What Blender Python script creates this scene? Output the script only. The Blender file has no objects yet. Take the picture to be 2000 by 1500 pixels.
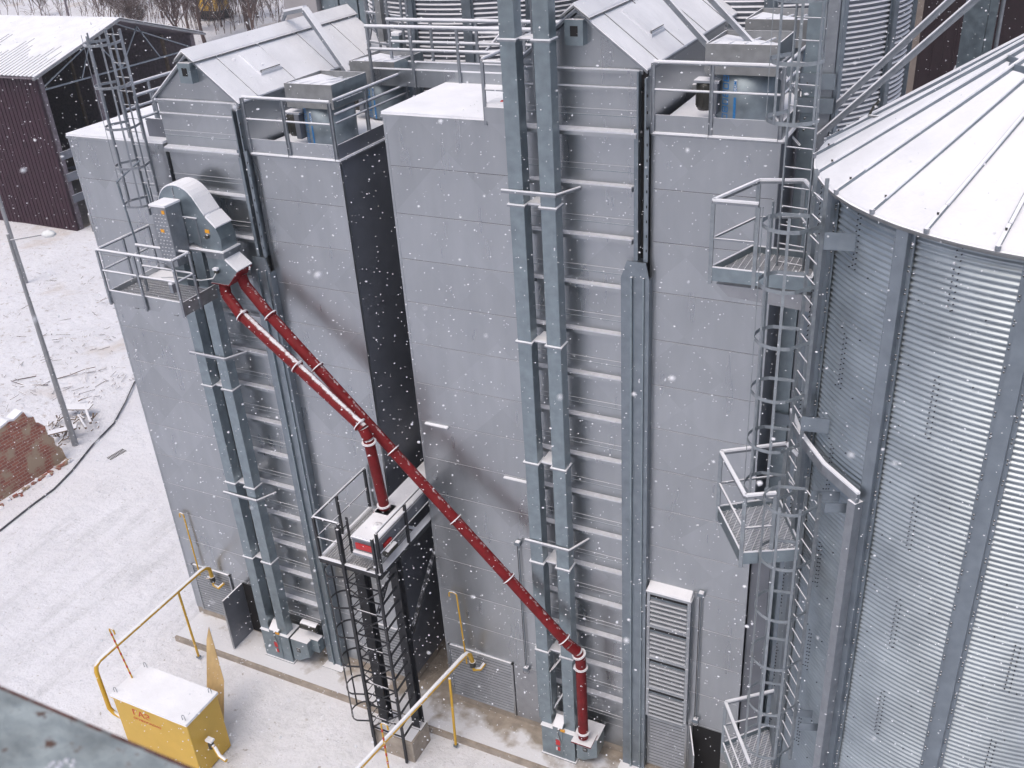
import bpy, math, random
from mathutils import Vector, Matrix
random.seed(7)
D = bpy.data; SC = bpy.context.scene; COL = SC.collection
R = math.radians

# ---------------------------------------------------------------- camera
cam_d = D.cameras.new('camera'); cam = D.objects.new('camera', cam_d); COL.objects.link(cam); SC.camera = cam
CP = Vector((20.1553, -16.3162, 20.5094))
cr = Vector((0.89784139, 0.43656407, -0.05738166)); cu = Vector((-0.16602155, 0.45634273, 0.87417856)); cf = Vector((-0.40782065, 0.7753471, -0.48220243))
m = Matrix((cr, cu, -cf)).transposed().to_4x4(); m.translation = CP
cam.matrix_world = m
cam_d.sensor_width = 36; cam_d.lens = 1918.0 / 2000 * 36
cam_d.clip_start = 0.1; cam_d.clip_end = 2000
cam_d.dof.use_dof = True; cam_d.dof.focus_distance = 20; cam_d.dof.aperture_fstop = 4.0

# ---------------------------------------------------------------- world, sun, exposure
w = D.worlds.new('World'); SC.world = w; w.use_nodes = True
wn = w.node_tree; bg = wn.nodes['Background']
sky = wn.nodes.new('ShaderNodeTexSky'); sky.sky_type = 'NISHITA'; sky.sun_disc = False
sky.sun_elevation = R(62); sky.sun_rotation = R(188); sky.air_density = 1.0; sky.dust_density = 6.0; sky.ozone_density = 1.0
hs = wn.nodes.new('ShaderNodeHueSaturation'); hs.inputs['Saturation'].default_value = 0.95
wn.links.new(sky.outputs[0], hs.inputs['Color']); wn.links.new(hs.outputs[0], bg.inputs[0])
bg.inputs[1].default_value = 0.13
sd = D.lights.new('sun', 'SUN'); so = D.objects.new('sun', sd); COL.objects.link(so)
sd.energy = 0.5; sd.angle = R(60); sd.color = (1.0, 0.99, 0.98)
# light comes from behind and to the left of the camera, high
az = R(188); el = R(74)
sv = Vector((math.sin(az) * math.cos(el), math.cos(az) * math.cos(el), math.sin(el)))
so.rotation_euler = sv.to_track_quat('Z', 'Y').to_euler()
SC.view_settings.view_transform = 'Standard'; SC.view_settings.look = 'None'
SC.view_settings.exposure = 0.29; SC.view_settings.gamma = 1
SC.render.engine = 'CYCLES'
SC.cycles.max_bounces = 8

# ---------------------------------------------------------------- materials
def N(nt, t, **k):
    n = nt.nodes.new(t)
    for a, b in k.items(): setattr(n, a, b)
    return n

def mat(name, col, metal=0.0, rough=0.5, var=0.12, vscale=3.0, snow=None, svar=0.3, bump=0.0, bscale=20, detail=4, col2=None, c2=(0.55, 0.7), c2scale=2.0, patch=0.0, aniso=None, stretch=(1, 1, 1), spec=0.5):
    m = D.materials.new(name); m.use_nodes = True; nt = m.node_tree; L = nt.links.new
    p = nt.nodes['Principled BSDF']; out = nt.nodes['Material Output']
    p.inputs['Metallic'].default_value = metal; p.inputs['Roughness'].default_value = rough
    p.inputs['Specular IOR Level'].default_value = spec
    tc = N(nt, 'ShaderNodeNewGeometry')
    mp = N(nt, 'ShaderNodeMapping'); mp.inputs['Scale'].default_value = stretch
    L(tc.outputs['Position'], mp.inputs[0]); P = mp.outputs[0]
    n1 = N(nt, 'ShaderNodeTexNoise'); n1.inputs['Scale'].default_value = vscale; n1.inputs['Detail'].default_value = detail
    L(P, n1.inputs['Vector'])
    mr = N(nt, 'ShaderNodeMapRange'); mr.inputs['From Min'].default_value = 0.3; mr.inputs['From Max'].default_value = 0.7
    mr.inputs['To Min'].default_value = 1 - var; mr.inputs['To Max'].default_value = 1 + var
    L(n1.outputs['Fac'], mr.inputs['Value'])
    vm = N(nt, 'ShaderNodeVectorMath', operation='SCALE'); vm.inputs[0].default_value = col[:3]; L(mr.outputs[0], vm.inputs['Scale'])
    C = vm.outputs[0]
    if patch:
        # faint diamond reflections painted into the colour: rotated cells, random tone each
        sx = N(nt, 'ShaderNodeSeparateXYZ'); L(tc.outputs['Position'], sx.inputs[0])
        cells = []
        for sgn in (1, -1):
            a = N(nt, 'ShaderNodeMath', operation='MULTIPLY_ADD'); L(sx.outputs['Z'], a.inputs[0]); a.inputs[1].default_value = sgn; L(sx.outputs['X'], a.inputs[2])
            b = N(nt, 'ShaderNodeMath', operation='MULTIPLY'); L(a.outputs[0], b.inputs[0]); b.inputs[1].default_value = 0.62
            c = N(nt, 'ShaderNodeMath', operation='FLOOR'); L(b.outputs[0], c.inputs[0]); cells.append(c)
        cx = N(nt, 'ShaderNodeCombineXYZ'); L(cells[0].outputs[0], cx.inputs[0]); L(cells[1].outputs[0], cx.inputs[1])
        wnz = N(nt, 'ShaderNodeTexWhiteNoise', noise_dimensions='2D'); L(cx.outputs[0], wnz.inputs[0])
        mr2 = N(nt, 'ShaderNodeMapRange'); mr2.inputs['To Min'].default_value = 1 - patch; mr2.inputs['To Max'].default_value = 1 + patch
        L(wnz.outputs['Value'], mr2.inputs['Value'])
        v2 = N(nt, 'ShaderNodeVectorMath', operation='SCALE'); L(C, v2.inputs[0]); L(mr2.outputs[0], v2.inputs['Scale']); C = v2.outputs[0]
        # horizontal sheet tone, one per metre
        fz = N(nt, 'ShaderNodeMath', operation='MULTIPLY_ADD'); L(sx.outputs['Z'], fz.inputs[0]); fz.inputs[1].default_value = 1; fz.inputs[2].default_value = 0.06
        ff = N(nt, 'ShaderNodeMath', operation='FLOOR'); L(fz.outputs[0], ff.inputs[0])
        w1 = N(nt, 'ShaderNodeTexWhiteNoise', noise_dimensions='1D'); L(ff.outputs[0], w1.inputs['W'])
        mr3 = N(nt, 'ShaderNodeMapRange'); mr3.inputs['To Min'].default_value = 1 - patch * .7; mr3.inputs['To Max'].default_value = 1 + patch * .7
        L(w1.outputs['Value'], mr3.inputs['Value'])
        v3 = N(nt, 'ShaderNodeVectorMath', operation='SCALE'); L(C, v3.inputs[0]); L(mr3.outputs[0], v3.inputs['Scale']); C = v3.outputs[0]
    if col2:
        n2 = N(nt, 'ShaderNodeTexNoise'); n2.inputs['Scale'].default_value = c2scale; n2.inputs['Detail'].default_value = 6; n2.inputs['Roughness'].default_value = .65
        L(P, n2.inputs['Vector'])
        m2 = N(nt, 'ShaderNodeMapRange'); m2.inputs['From Min'].default_value = c2[0]; m2.inputs['From Max'].default_value = c2[1]; L(n2.outputs['Fac'], m2.inputs['Value'])
        mx = N(nt, 'ShaderNodeMix', data_type='RGBA'); L(m2.outputs[0], mx.inputs['Factor']); L(C, mx.inputs['A']); mx.inputs['B'].default_value = (*col2[:3], 1)
        C = mx.outputs['Result']
    L(C, p.inputs['Base Color'])
    if metal > .3:
        r = N(nt, 'ShaderNodeMapRange'); r.inputs['From Min'].default_value = .3; r.inputs['From Max'].default_value = .7
        r.inputs['To Min'].default_value = rough - .07; r.inputs['To Max'].default_value = rough + .07
        L(n1.outputs['Fac'], r.inputs['Value']); L(r.outputs[0], p.inputs['Roughness'])
    if bump:
        nb = N(nt, 'ShaderNodeTexNoise'); nb.inputs['Scale'].default_value = bscale; nb.inputs['Detail'].default_value = 5; L(P, nb.inputs['Vector'])
        bp = N(nt, 'ShaderNodeBump'); bp.inputs['Strength'].default_value = bump; bp.inputs['Distance'].default_value = 0.05
        L(nb.outputs['Fac'], bp.inputs['Height']); L(bp.outputs[0], p.inputs['Normal'])
    if snow is not None:
        s = N(nt, 'ShaderNodeBsdfPrincipled'); s.inputs['Base Color'].default_value = (.80, .81, .86, 1); s.inputs['Roughness'].default_value = .9; s.inputs['Specular IOR Level'].default_value = .1
        sx = N(nt, 'ShaderNodeSeparateXYZ'); L(tc.outputs['Normal'], sx.inputs[0])
        ns = N(nt, 'ShaderNodeTexNoise'); ns.inputs['Scale'].default_value = 9; ns.inputs['Detail'].default_value = 6; ns.inputs['Roughness'].default_value = .7
        L(tc.outputs['Position'], ns.inputs['Vector'])
        ad = N(nt, 'ShaderNodeMath', operation='MULTIPLY_ADD'); L(ns.outputs['Fac'], ad.inputs[0]); ad.inputs[1].default_value = svar; L(sx.outputs['Z'], ad.inputs[2])
        ms = N(nt, 'ShaderNodeMapRange'); th = snow + svar * .5
        ms.inputs['From Min'].default_value = th - .04; ms.inputs['From Max'].default_value = th + .06; L(ad.outputs[0], ms.inputs['Value'])
        sh = N(nt, 'ShaderNodeMixShader'); L(ms.outputs[0], sh.inputs[0]); L(p.outputs[0], sh.inputs[1]); L(s.outputs[0], sh.inputs[2])
        L(sh.outputs[0], out.inputs[0])
    return m

M = {}
M['sheet'] = mat('galvanised_sheet', (.40, .425, .455), .88, .32, var=.08, vscale=1.0, patch=.055, snow=.55, bump=.012, bscale=.8, stretch=(2.2, 1, .5), detail=3)
M['casing'] = mat('galvanised_casing', (.265, .32, .355), .8, .38, var=.14, vscale=5, snow=.55, detail=8)
M['galv'] = mat('galvanised_steel', (.30, .325, .36), .75, .45, var=.12, vscale=8, snow=.5)
M['dull'] = mat('dull_zinc', (.29, .30, .31), .6, .55, var=.15, vscale=6, snow=.55)
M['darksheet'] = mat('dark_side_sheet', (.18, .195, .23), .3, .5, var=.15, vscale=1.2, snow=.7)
M['silo'] = mat('corrugated_zinc', (.36, .405, .445), .7, .38, var=.16, vscale=1.6, detail=8)
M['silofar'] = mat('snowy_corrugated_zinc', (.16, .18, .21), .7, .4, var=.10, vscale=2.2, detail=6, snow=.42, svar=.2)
M['stiff'] = mat('stiffener_zinc', (.235, .275, .315), .75, .42, var=.15, vscale=4)
M['dust'] = mat('snow_dusting', (.60, .62, .68), 0, .95, var=.08, vscale=9, bump=.2, bscale=9, spec=.1)
M['slat'] = mat('louvre_zinc', (.34, .355, .385), .6, .45, var=.1, vscale=4)
M['drum'] = mat('fan_drum_zinc', (.25, .30, .34), .5, .5, var=.2, vscale=4)
M['bolt'] = mat('bolt_heads', (.03, .03, .04), .2, .6)
M['cage'] = mat('cage_zinc', (.31, .345, .375), .75, .42, var=.15, vscale=9)
M['snow'] = mat('snow', (.80, .815, .87), 0, .95, var=.06, vscale=1.2, bump=.35, bscale=5, spec=.1)
M['snowd'] = mat('thin_snow', (.80, .81, .86), 0, .95, var=.04, vscale=3, bump=.2, bscale=8, col2=(.55, .56, .60), c2=(.6, .9), c2scale=1.5, spec=.1)
M['red'] = mat('oxide_red_paint', (.165, .010, .013), .0, .5, var=.2, vscale=6, snow=.755, svar=.42, spec=.2, col2=(.12, .02, .015), c2=(.58, .75), c2scale=7)
M['redflat'] = mat('red_paint', (.5, .02, .025), 0, .4, var=.1)
M['yellow'] = mat('yellow_paint', (.62, .37, .03), 0, .42, var=.08, vscale=4, snow=.6, col2=(.42, .20, .04), c2=(.66, .8), c2scale=9)
M['yellowbox'] = mat('yellow_cabinet_paint', (.60, .385, .06), 0, .5, var=.05, vscale=2, snow=.6)
M['yellowside'] = M['yellowbox']
M['black'] = mat('black_paint', (.022, .024, .03), .1, .5, var=.3, vscale=6, snow=.72, svar=.6)
M['blackbar'] = mat('black_bar_paint', (.022, .024, .03), .1, .5, var=.3, vscale=6)
M['blackns'] = mat('black_interior', (.01, .01, .012), 0, .8, var=.2)
M['concrete'] = mat('wet_concrete', (.33, .29, .25), 0, .7, var=.2, vscale=4, bump=.3, bscale=12)
M['wood'] = mat('plywood', (.50, .36, .18), 0, .7, var=.25, vscale=3, stretch=(1, 1, .25), snow=.8)
M['oldwood'] = mat('weathered_wood', (.22, .17, .13), 0, .8, var=.3, vscale=5, snow=.55, svar=.5)
M['motor'] = mat('dark_motor_enamel', (.045, .045, .04), .1, .35, var=.2, snow=.7)
M['blue'] = mat('blue_print', (.03, .20, .50), 0, .4, var=.2, vscale=20)
M['white'] = mat('white_print', (.75, .78, .8), 0, .5)
M['orange'] = mat('orange_print', (.75, .35, .02), 0, .5)
M['redtext'] = mat('red_stencil', (.50, .05, .03), 0, .6)
M['steelgrey'] = mat('worn_grey_paint', (.26, .30, .315), .1, .5, var=.35, vscale=11, col2=(.10, .055, .04), c2=(.57, .66), c2scale=22, bump=.3, bscale=18)
M['rust'] = mat('rusty_edge', (.10, .045, .04), .1, .8, var=.5, vscale=30, col2=(.16, .18, .19), c2=(.5, .6), c2scale=25)
M['maroon'] = mat('maroon_cladding', (.040, .015, .028), .1, .6, var=.35, vscale=7, stretch=(1, 1, .3))
M['maroon2'] = mat('dark_maroon_cladding', (.016, .006, .010), .1, .6, var=.2, vscale=3)
M['beige'] = mat('beige_plaster', (.30, .26, .24), 0, .8, var=.1)
M['dark'] = mat('dark_timber', (.17, .145, .17), 0, .8, var=.3, vscale=5)
M['bark'] = mat('bark', (.12, .08, .072), 0, .9, var=.3, vscale=8, snow=.5, svar=.5)
M['rubber'] = mat('grey_cable', (.12, .12, .13), 0, .7, snow=.9)
M['lampgrey'] = mat('lamp_post_zinc', (.30, .31, .33), .5, .5, snow=.6)
M['greybuild'] = mat('pale_concrete_wall', (.36, .35, .37), 0, .85, var=.08, vscale=2)

# corrugated profile darkening is real geometry; barn roof sheets use the snow material

def ground_mat():
    m = D.materials.new('snowy_ground'); m.use_nodes = True; nt = m.node_tree; L = nt.links.new
    p = nt.nodes['Principled BSDF']; p.inputs['Roughness'].default_value = .95; p.inputs['Specular IOR Level'].default_value = .1
    g = N(nt, 'ShaderNodeNewGeometry'); P = g.outputs['Position']
    def noise(scale, detail=5, stretch=None, rot=0, rough=.6):
        v = P
        if stretch:
            mp = N(nt, 'ShaderNodeMapping'); mp.inputs['Scale'].default_value = stretch; mp.inputs['Rotation'].default_value = (0, 0, rot); L(P, mp.inputs[0]); v = mp.outputs[0]
        n = N(nt, 'ShaderNodeTexNoise'); n.inputs['Scale'].default_value = scale; n.inputs['Detail'].default_value = detail; n.inputs['Roughness'].default_value = rough; L(v, n.inputs['Vector']); return n.outputs['Fac']
    def rng(x, a, b, c=0, d=1):
        r = N(nt, 'ShaderNodeMapRange'); r.inputs['From Min'].default_value = a; r.inputs['From Max'].default_value = b; r.inputs['To Min'].default_value = c; r.inputs['To Max'].default_value = d; L(x, r.inputs['Value']); return r.outputs[0]
    def mix(f, a, b):
        mx = N(nt, 'ShaderNodeMix', data_type='RGBA'); L(f, mx.inputs['Factor'])
        if isinstance(a, tuple): mx.inputs['A'].default_value = a
        else: L(a, mx.inputs['A'])
        mx.inputs['B'].default_value = b; return mx.outputs['Result']
    def mul(a, b):
        n = N(nt, 'ShaderNodeMath', operation='MULTIPLY'); L(a, n.inputs[0]); L(b, n.inputs[1]); return n.outputs[0]
    c = mix(rng(noise(.35), .35, .75), (.765, .775, .835, 1), (.70, .705, .755, 1))
    # tyre streaks in the drive, running from the yard to the far left
    xyz = N(nt, 'ShaderNodeSeparateXYZ'); L(P, xyz.inputs[0])
    streak = rng(noise(1.1, 6, (1.0, .10, 1), R(-12), .7), .50, .66)
    inroad = rng(xyz.outputs['Y'], 7.0, 3.0)
    c = mix(mul(mul(streak, inroad), rng(noise(.5), .3, .6)), c, (.60, .61, .65, 1))
    # trodden, brownish snow in the yard in front of the dryers
    yard = rng(xyz.outputs['X'], .5, 5.5)
    c = mix(mul(yard, rng(noise(1.3, 7), .25, .75)), c, (.68, .69, .725, 1))
    c = mix(mul(yard, rng(noise(3.5, 8), .66, .80)), c, (.42, .40, .39, 1))
    # scattered dark specks
    c = mix(rng(noise(6, 4), .64, .72), c, (.42, .40, .40, 1))
    # twigs / weeds showing through on the left bank
    bank = rng(xyz.outputs['X'], -12.5, -15)
    c = mix(mul(bank, rng(noise(2.6, 8, None, 0, .75), .56, .68)), c, (.42, .38, .37, 1))
    c = mix(mul(bank, rng(noise(.25, 3), .58, .72)), c, (.62, .58, .57, 1))
    L(c, p.inputs['Base Color'])
    b = N(nt, 'ShaderNodeBump'); b.inputs['Strength'].default_value = .7; b.inputs['Distance'].default_value = .2; L(noise(1.8, 8, None, 0, .65), b.inputs['Height']); L(b.outputs[0], p.inputs['Normal'])
    return m
M['ground'] = ground_mat()

def brick_mat():
    m = D.materials.new('old_brickwork'); m.use_nodes = True; nt = m.node_tree; L = nt.links.new
    p = nt.nodes['Principled BSDF']; p.inputs['Roughness'].default_value = .9
    g = N(nt, 'ShaderNodeNewGeometry'); s = N(nt, 'ShaderNodeSeparateXYZ'); L(g.outputs['Position'], s.inputs[0])
    cb = N(nt, 'ShaderNodeCombineXYZ'); L(s.outputs['Y'], cb.inputs[0]); L(s.outputs['Z'], cb.inputs[1])
    b = N(nt, 'ShaderNodeTexBrick'); b.inputs['Scale'].default_value = 1.0; b.inputs['Brick Width'].default_value = .32; b.inputs['Row Height'].default_value = .115; b.inputs['Mortar Size'].default_value = .012
    b.inputs['Color1'].default_value = (.34, .13, .095, 1); b.inputs['Color2'].default_value = (.25, .085, .07, 1); b.inputs['Mortar'].default_value = (.36, .28, .23, 1)
    L(cb.outputs[0], b.inputs['Vector'])
    n = N(nt, 'ShaderNodeTexNoise'); n.inputs['Scale'].default_value = 1.3; n.inputs['Detail'].default_value = 7; L(g.outputs['Position'], n.inputs['Vector'])
    r = N(nt, 'ShaderNodeMapRange'); r.inputs['From Min'].default_value = .48; r.inputs['From Max'].default_value = .58; L(n.outputs['Fac'], r.inputs['Value'])
    mx = N(nt, 'ShaderNodeMix', data_type='RGBA'); L(r.outputs[0], mx.inputs['Factor']); L(b.outputs['Color'], mx.inputs['A']); mx.inputs['B'].default_value = (.36, .28, .21, 1)
    L(mx.outputs['Result'], p.inputs['Base Color'])
    bp = N(nt, 'ShaderNodeBump'); bp.inputs['Strength'].default_value = .6; bp.inputs['Distance'].default_value = .02; L(n.outputs['Fac'], bp.inputs['Height']); L(bp.outputs[0], p.inputs['Normal'])
    return m
M['brick'] = brick_mat()

# ---------------------------------------------------------------- mesh builder
LOC = {}
class MB:
    def __init__(s): s.v = []; s.f = []; s.m = []; s.sm = []; s.mats = []
    def mi(s, k):
        if k not in s.mats: s.mats.append(k)
        return s.mats.index(k)
    def add(s, vs, fs, k, smooth=False):
        o = len(s.v); s.v += [Vector(a) for a in vs]; i = s.mi(k)
        for f in fs: s.f.append([a + o for a in f]); s.m.append(i); s.sm.append(smooth)
        return s
    def box(s, x0, x1, y0, y1, z0, z1, k):
        return s.hexa([(x0, y0, z0), (x1, y0, z0), (x1, y1, z0), (x0, y1, z0), (x0, y0, z1), (x1, y0, z1), (x1, y1, z1), (x0, y1, z1)], k)
    def hexa(s, v, k):
        return s.add(v, [(0, 3, 2, 1), (4, 5, 6, 7), (0, 1, 5, 4), (1, 2, 6, 5), (2, 3, 7, 6), (3, 0, 4, 7)], k)
    def bar(s, p, q, w, h, k, up=(0, 0, 1)):
        p = Vector(p); q = Vector(q); d = (q - p).normalized(); u = Vector(up)
        if abs(d.dot(u)) > .98: u = Vector((0, 1, 0))
        a = d.cross(u).normalized() * w / 2; b = a.cross(d).normalized() * h / 2
        return s.hexa([p - a - b, p + a - b, q + a - b, q - a - b, p - a + b, p + a + b, q + a + b, q - a + b], k)
    def tube(s, p, q, r, k, n=8, r2=None, caps=True):
        return s.path([p, q], r, k, n, r2, caps)
    def path(s, pts, r, k, n=8, r2=None, caps=True):
        pts = [Vector(p) for p in pts]; vs = []; N_ = len(pts); ref = None
        for i, p in enumerate(pts):
            d = (pts[min(i + 1, N_ - 1)] - pts[max(i - 1, 0)]).normalized()
            if ref is None: ref = Vector((0, 0, 1)) if abs(d.z) < .9 else Vector((1, 0, 0))
            a = d.cross(ref).normalized(); b = a.cross(d).normalized(); ref = b
            rr = r if r2 is None else r + (r2 - r) * i / (N_ - 1)
            for j in range(n):
                t = 2 * math.pi * j / n; vs.append(p + (a * math.cos(t) + b * math.sin(t)) * rr)
        fs = [(i * n + j, (i + 1) * n + j, (i + 1) * n + (j + 1) % n, i * n + (j + 1) % n) for i in range(N_ - 1) for j in range(n)]
        s.add(vs, fs, k, True)
        if caps:
            s.add(vs[:n], [tuple(range(n))], k); s.add(vs[-n:], [tuple(reversed(range(n)))], k)
        return s
    def rail(s, p, q, r=.021, k='galv', snow=True):
        s.tube(p, q, r, k, 8)
        if snow and abs((Vector(q) - Vector(p)).normalized().z) < .5:
            u = Vector((0, 0, r * 1.1)); s.tube(Vector(p) + u, Vector(q) + u, r * .95, 'snow', 7)
        return s
    def prism(s, poly, off, k, k2=None):
        n = len(poly); off = Vector(off); a = [Vector(p) for p in poly]; b = [p + off for p in a]
        s.add(a, [tuple(range(n))], k2 or k); s.add(b, [tuple(reversed(range(n)))], k2 or k)
        s.add(a + b, [(i, i + n, (i + 1) % n + n, (i + 1) % n) for i in range(n)], k); return s
    def lathe(s, c, prof, k, n=24, axis='z', smooth=True):
        vs = []; c = Vector(c)
        for (r, h) in prof:
            for j in range(n):
                t = 2 * math.pi * j / n
                v = (r * math.cos(t), r * math.sin(t), h)
                if axis == 'y': v = (v[0], v[2], v[1])
                if axis == 'x': v = (v[2], v[0], v[1])
                vs.append(c + Vector(v))
        fs = [(i * n + j, i * n + (j + 1) % n, (i + 1) * n + (j + 1) % n, (i + 1) * n + j) for i in range(len(prof) - 1) for j in range(n)]
        return s.add(vs, fs, k, smooth)
    def build(s, name, parent=None, bevel=0):
        org = LOC.get(parent.name, Vector()) if parent else Vector()
        me = D.meshes.new(name); me.from_pydata([v - org for v in s.v], [], s.f)
        for k in s.mats: me.materials.append(M[k])
        me.polygons.foreach_set('material_index', s.m); me.polygons.foreach_set('use_smooth', s.sm); me.update()
        o = D.objects.new(name, me); COL.objects.link(o)
        if parent: o.parent = parent; LOC[o.name] = org
        if bevel:
            b = o.modifiers.new('bevel', 'BEVEL'); b.width = bevel; b.segments = 1; b.limit_method = 'ANGLE'
        return o

def tag(o, label=None, cat=None, group=None, kind=None):
    if label: o['label'] = label
    if cat: o['category'] = cat
    if group: o['group'] = group
    if kind: o['kind'] = kind
    return o
def thing(name, loc, label, cat, group=None, kind=None):
    o = D.objects.new(name, None); COL.objects.link(o); o.location = loc; o.empty_display_size = .3
    LOC[o.name] = Vector(loc); return tag(o, label, cat, group, kind)
def copy_tree(o, loc, label, group=None):
    r = o.copy(); COL.objects.link(r); r.location = loc; r['label'] = label; LOC[r.name] = Vector(loc)
    if group: r['group'] = group
    for ch in list(o.children):
        c = ch.copy(); COL.objects.link(c); c.parent = r; LOC[c.name] = Vector(loc)
        for g in list(ch.children):
            d = g.copy(); COL.objects.link(d); d.parent = c
    return r
def text_part(name, body, parent, loc, rot, size, k, ext=.002, sx=1.0):
    cu_ = D.curves.new(name, 'FONT'); cu_.body = body; cu_.size = size; cu_.extrude = ext; cu_.align_x = 'CENTER'; cu_.align_y = 'CENTER'; cu_.offset = size * .012
    t = D.objects.new(name, cu_); COL.objects.link(t); bpy.context.view_layer.update()
    me = D.meshes.new_from_object(t.evaluated_get(bpy.context.evaluated_depsgraph_get())); D.objects.remove(t); D.curves.remove(cu_)
    me.materials.clear(); me.materials.append(M[k])
    o = D.objects.new(name, me); COL.objects.link(o); o.parent = parent
    org = LOC.get(parent.name, Vector()); o.location = Vector(loc) - org; o.rotation_euler = rot; o.scale = (sx, 1, 1); LOC[o.name] = Vector(loc)
    return o
def V(*a): return Vector(a)

# ================================================================ THE SETTING
g = MB(); 
NX = 60
xs = [-400, -250, -160, -110, -80, -60, -48, -40, -34, -30, -26, -23, -20, -18, -16, -14.5, -13, -11.5, -10, -8, -6, -4, -2, 0, 2, 4, 6, 8, 10, 14, 18, 24, 32, 45, 80, 150, 300]
ys = [-120, -60, -30, -18, -12, -8, -6, -4, -2.5, -1.5, 0, 1.5, 3, 4.5, 6, 7.5, 9, 11, 13, 15, 18, 21, 24, 28, 34, 42, 55, 75, 95, 120, 150, 200, 300, 500]
def gh(x, y):
    h = -.18
    if x < -12.5:
        t = min(1, (-12.5 - x) / 4); h += t * (.22 + .18 * math.sin(x * 1.3 + y * .7) + .12 * math.sin(y * 1.9 - x * .4))
    if y > 60: h += (y - 60) * .06
    return h
vs = [(x, y, gh(x, y)) for y in ys for x in xs]
n = len(xs)
g.add(vs, [(j * n + i, j * n + i + 1, (j + 1) * n + i + 1, (j + 1) * n + i) for j in range(len(ys) - 1) for i in range(n - 1)], 'ground', True)
tag(g.build('ground'), kind='structure')

# concrete plinth the dryers stand on
def plinth_mat():
    m = M['concrete'].copy(); m.name = 'plinth_top'; nt = m.node_tree; p = nt.nodes['Principled BSDF']; L = nt.links.new
    src = p.inputs['Base Color'].links[0].from_socket
    g = N(nt, 'ShaderNodeNewGeometry'); n_ = N(nt, 'ShaderNodeTexNoise'); n_.inputs['Scale'].default_value = 1.6; n_.inputs['Detail'].default_value = 7; L(g.outputs['Position'], n_.inputs['Vector'])
    s = N(nt, 'ShaderNodeSeparateXYZ'); L(g.outputs['Position'], s.inputs[0])
    a = N(nt, 'ShaderNodeMath', operation='MULTIPLY_ADD'); L(s.outputs['Y'], a.inputs[0]); a.inputs[1].default_value = -.32; L(n_.outputs['Fac'], a.inputs[2])
    x_ = N(nt, 'ShaderNodeMath', operation='MULTIPLY_ADD'); L(s.outputs['X'], x_.inputs[0]); x_.inputs[1].default_value = -.02; L(a.outputs[0], x_.inputs[2])
    r = N(nt, 'ShaderNodeMapRange'); r.inputs['From Min'].default_value = .36; r.inputs['From Max'].default_value = .54; L(x_.outputs[0], r.inputs['Value'])
    sx = N(nt, 'ShaderNodeSeparateXYZ'); L(g.outputs['Normal'], sx.inputs[0])
    up = N(nt, 'ShaderNodeMath', operation='MULTIPLY'); L(r.outputs[0], up.inputs[0]); L(sx.outputs['Z'], up.inputs[1])
    mx = N(nt, 'ShaderNodeMix', data_type='RGBA'); L(up.outputs[0], mx.inputs['Factor']); L(src, mx.inputs['A']); mx.inputs['B'].default_value = (.69, .70, .745, 1); L(mx.outputs['Result'], p.inputs['Base Color'])
    return m
M['plinth'] = plinth_mat()
tag(MB().box(.05, 19, -1.08, 7, -.35, 0, 'plinth').build('concrete_plinth'), kind='structure')
# raised kerb lip, separate pour
tag(MB().box(.05, 19, -1.16, -1.085, -.35, -.012, 'concrete').build('kerb_strip'), kind='structure')

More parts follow.
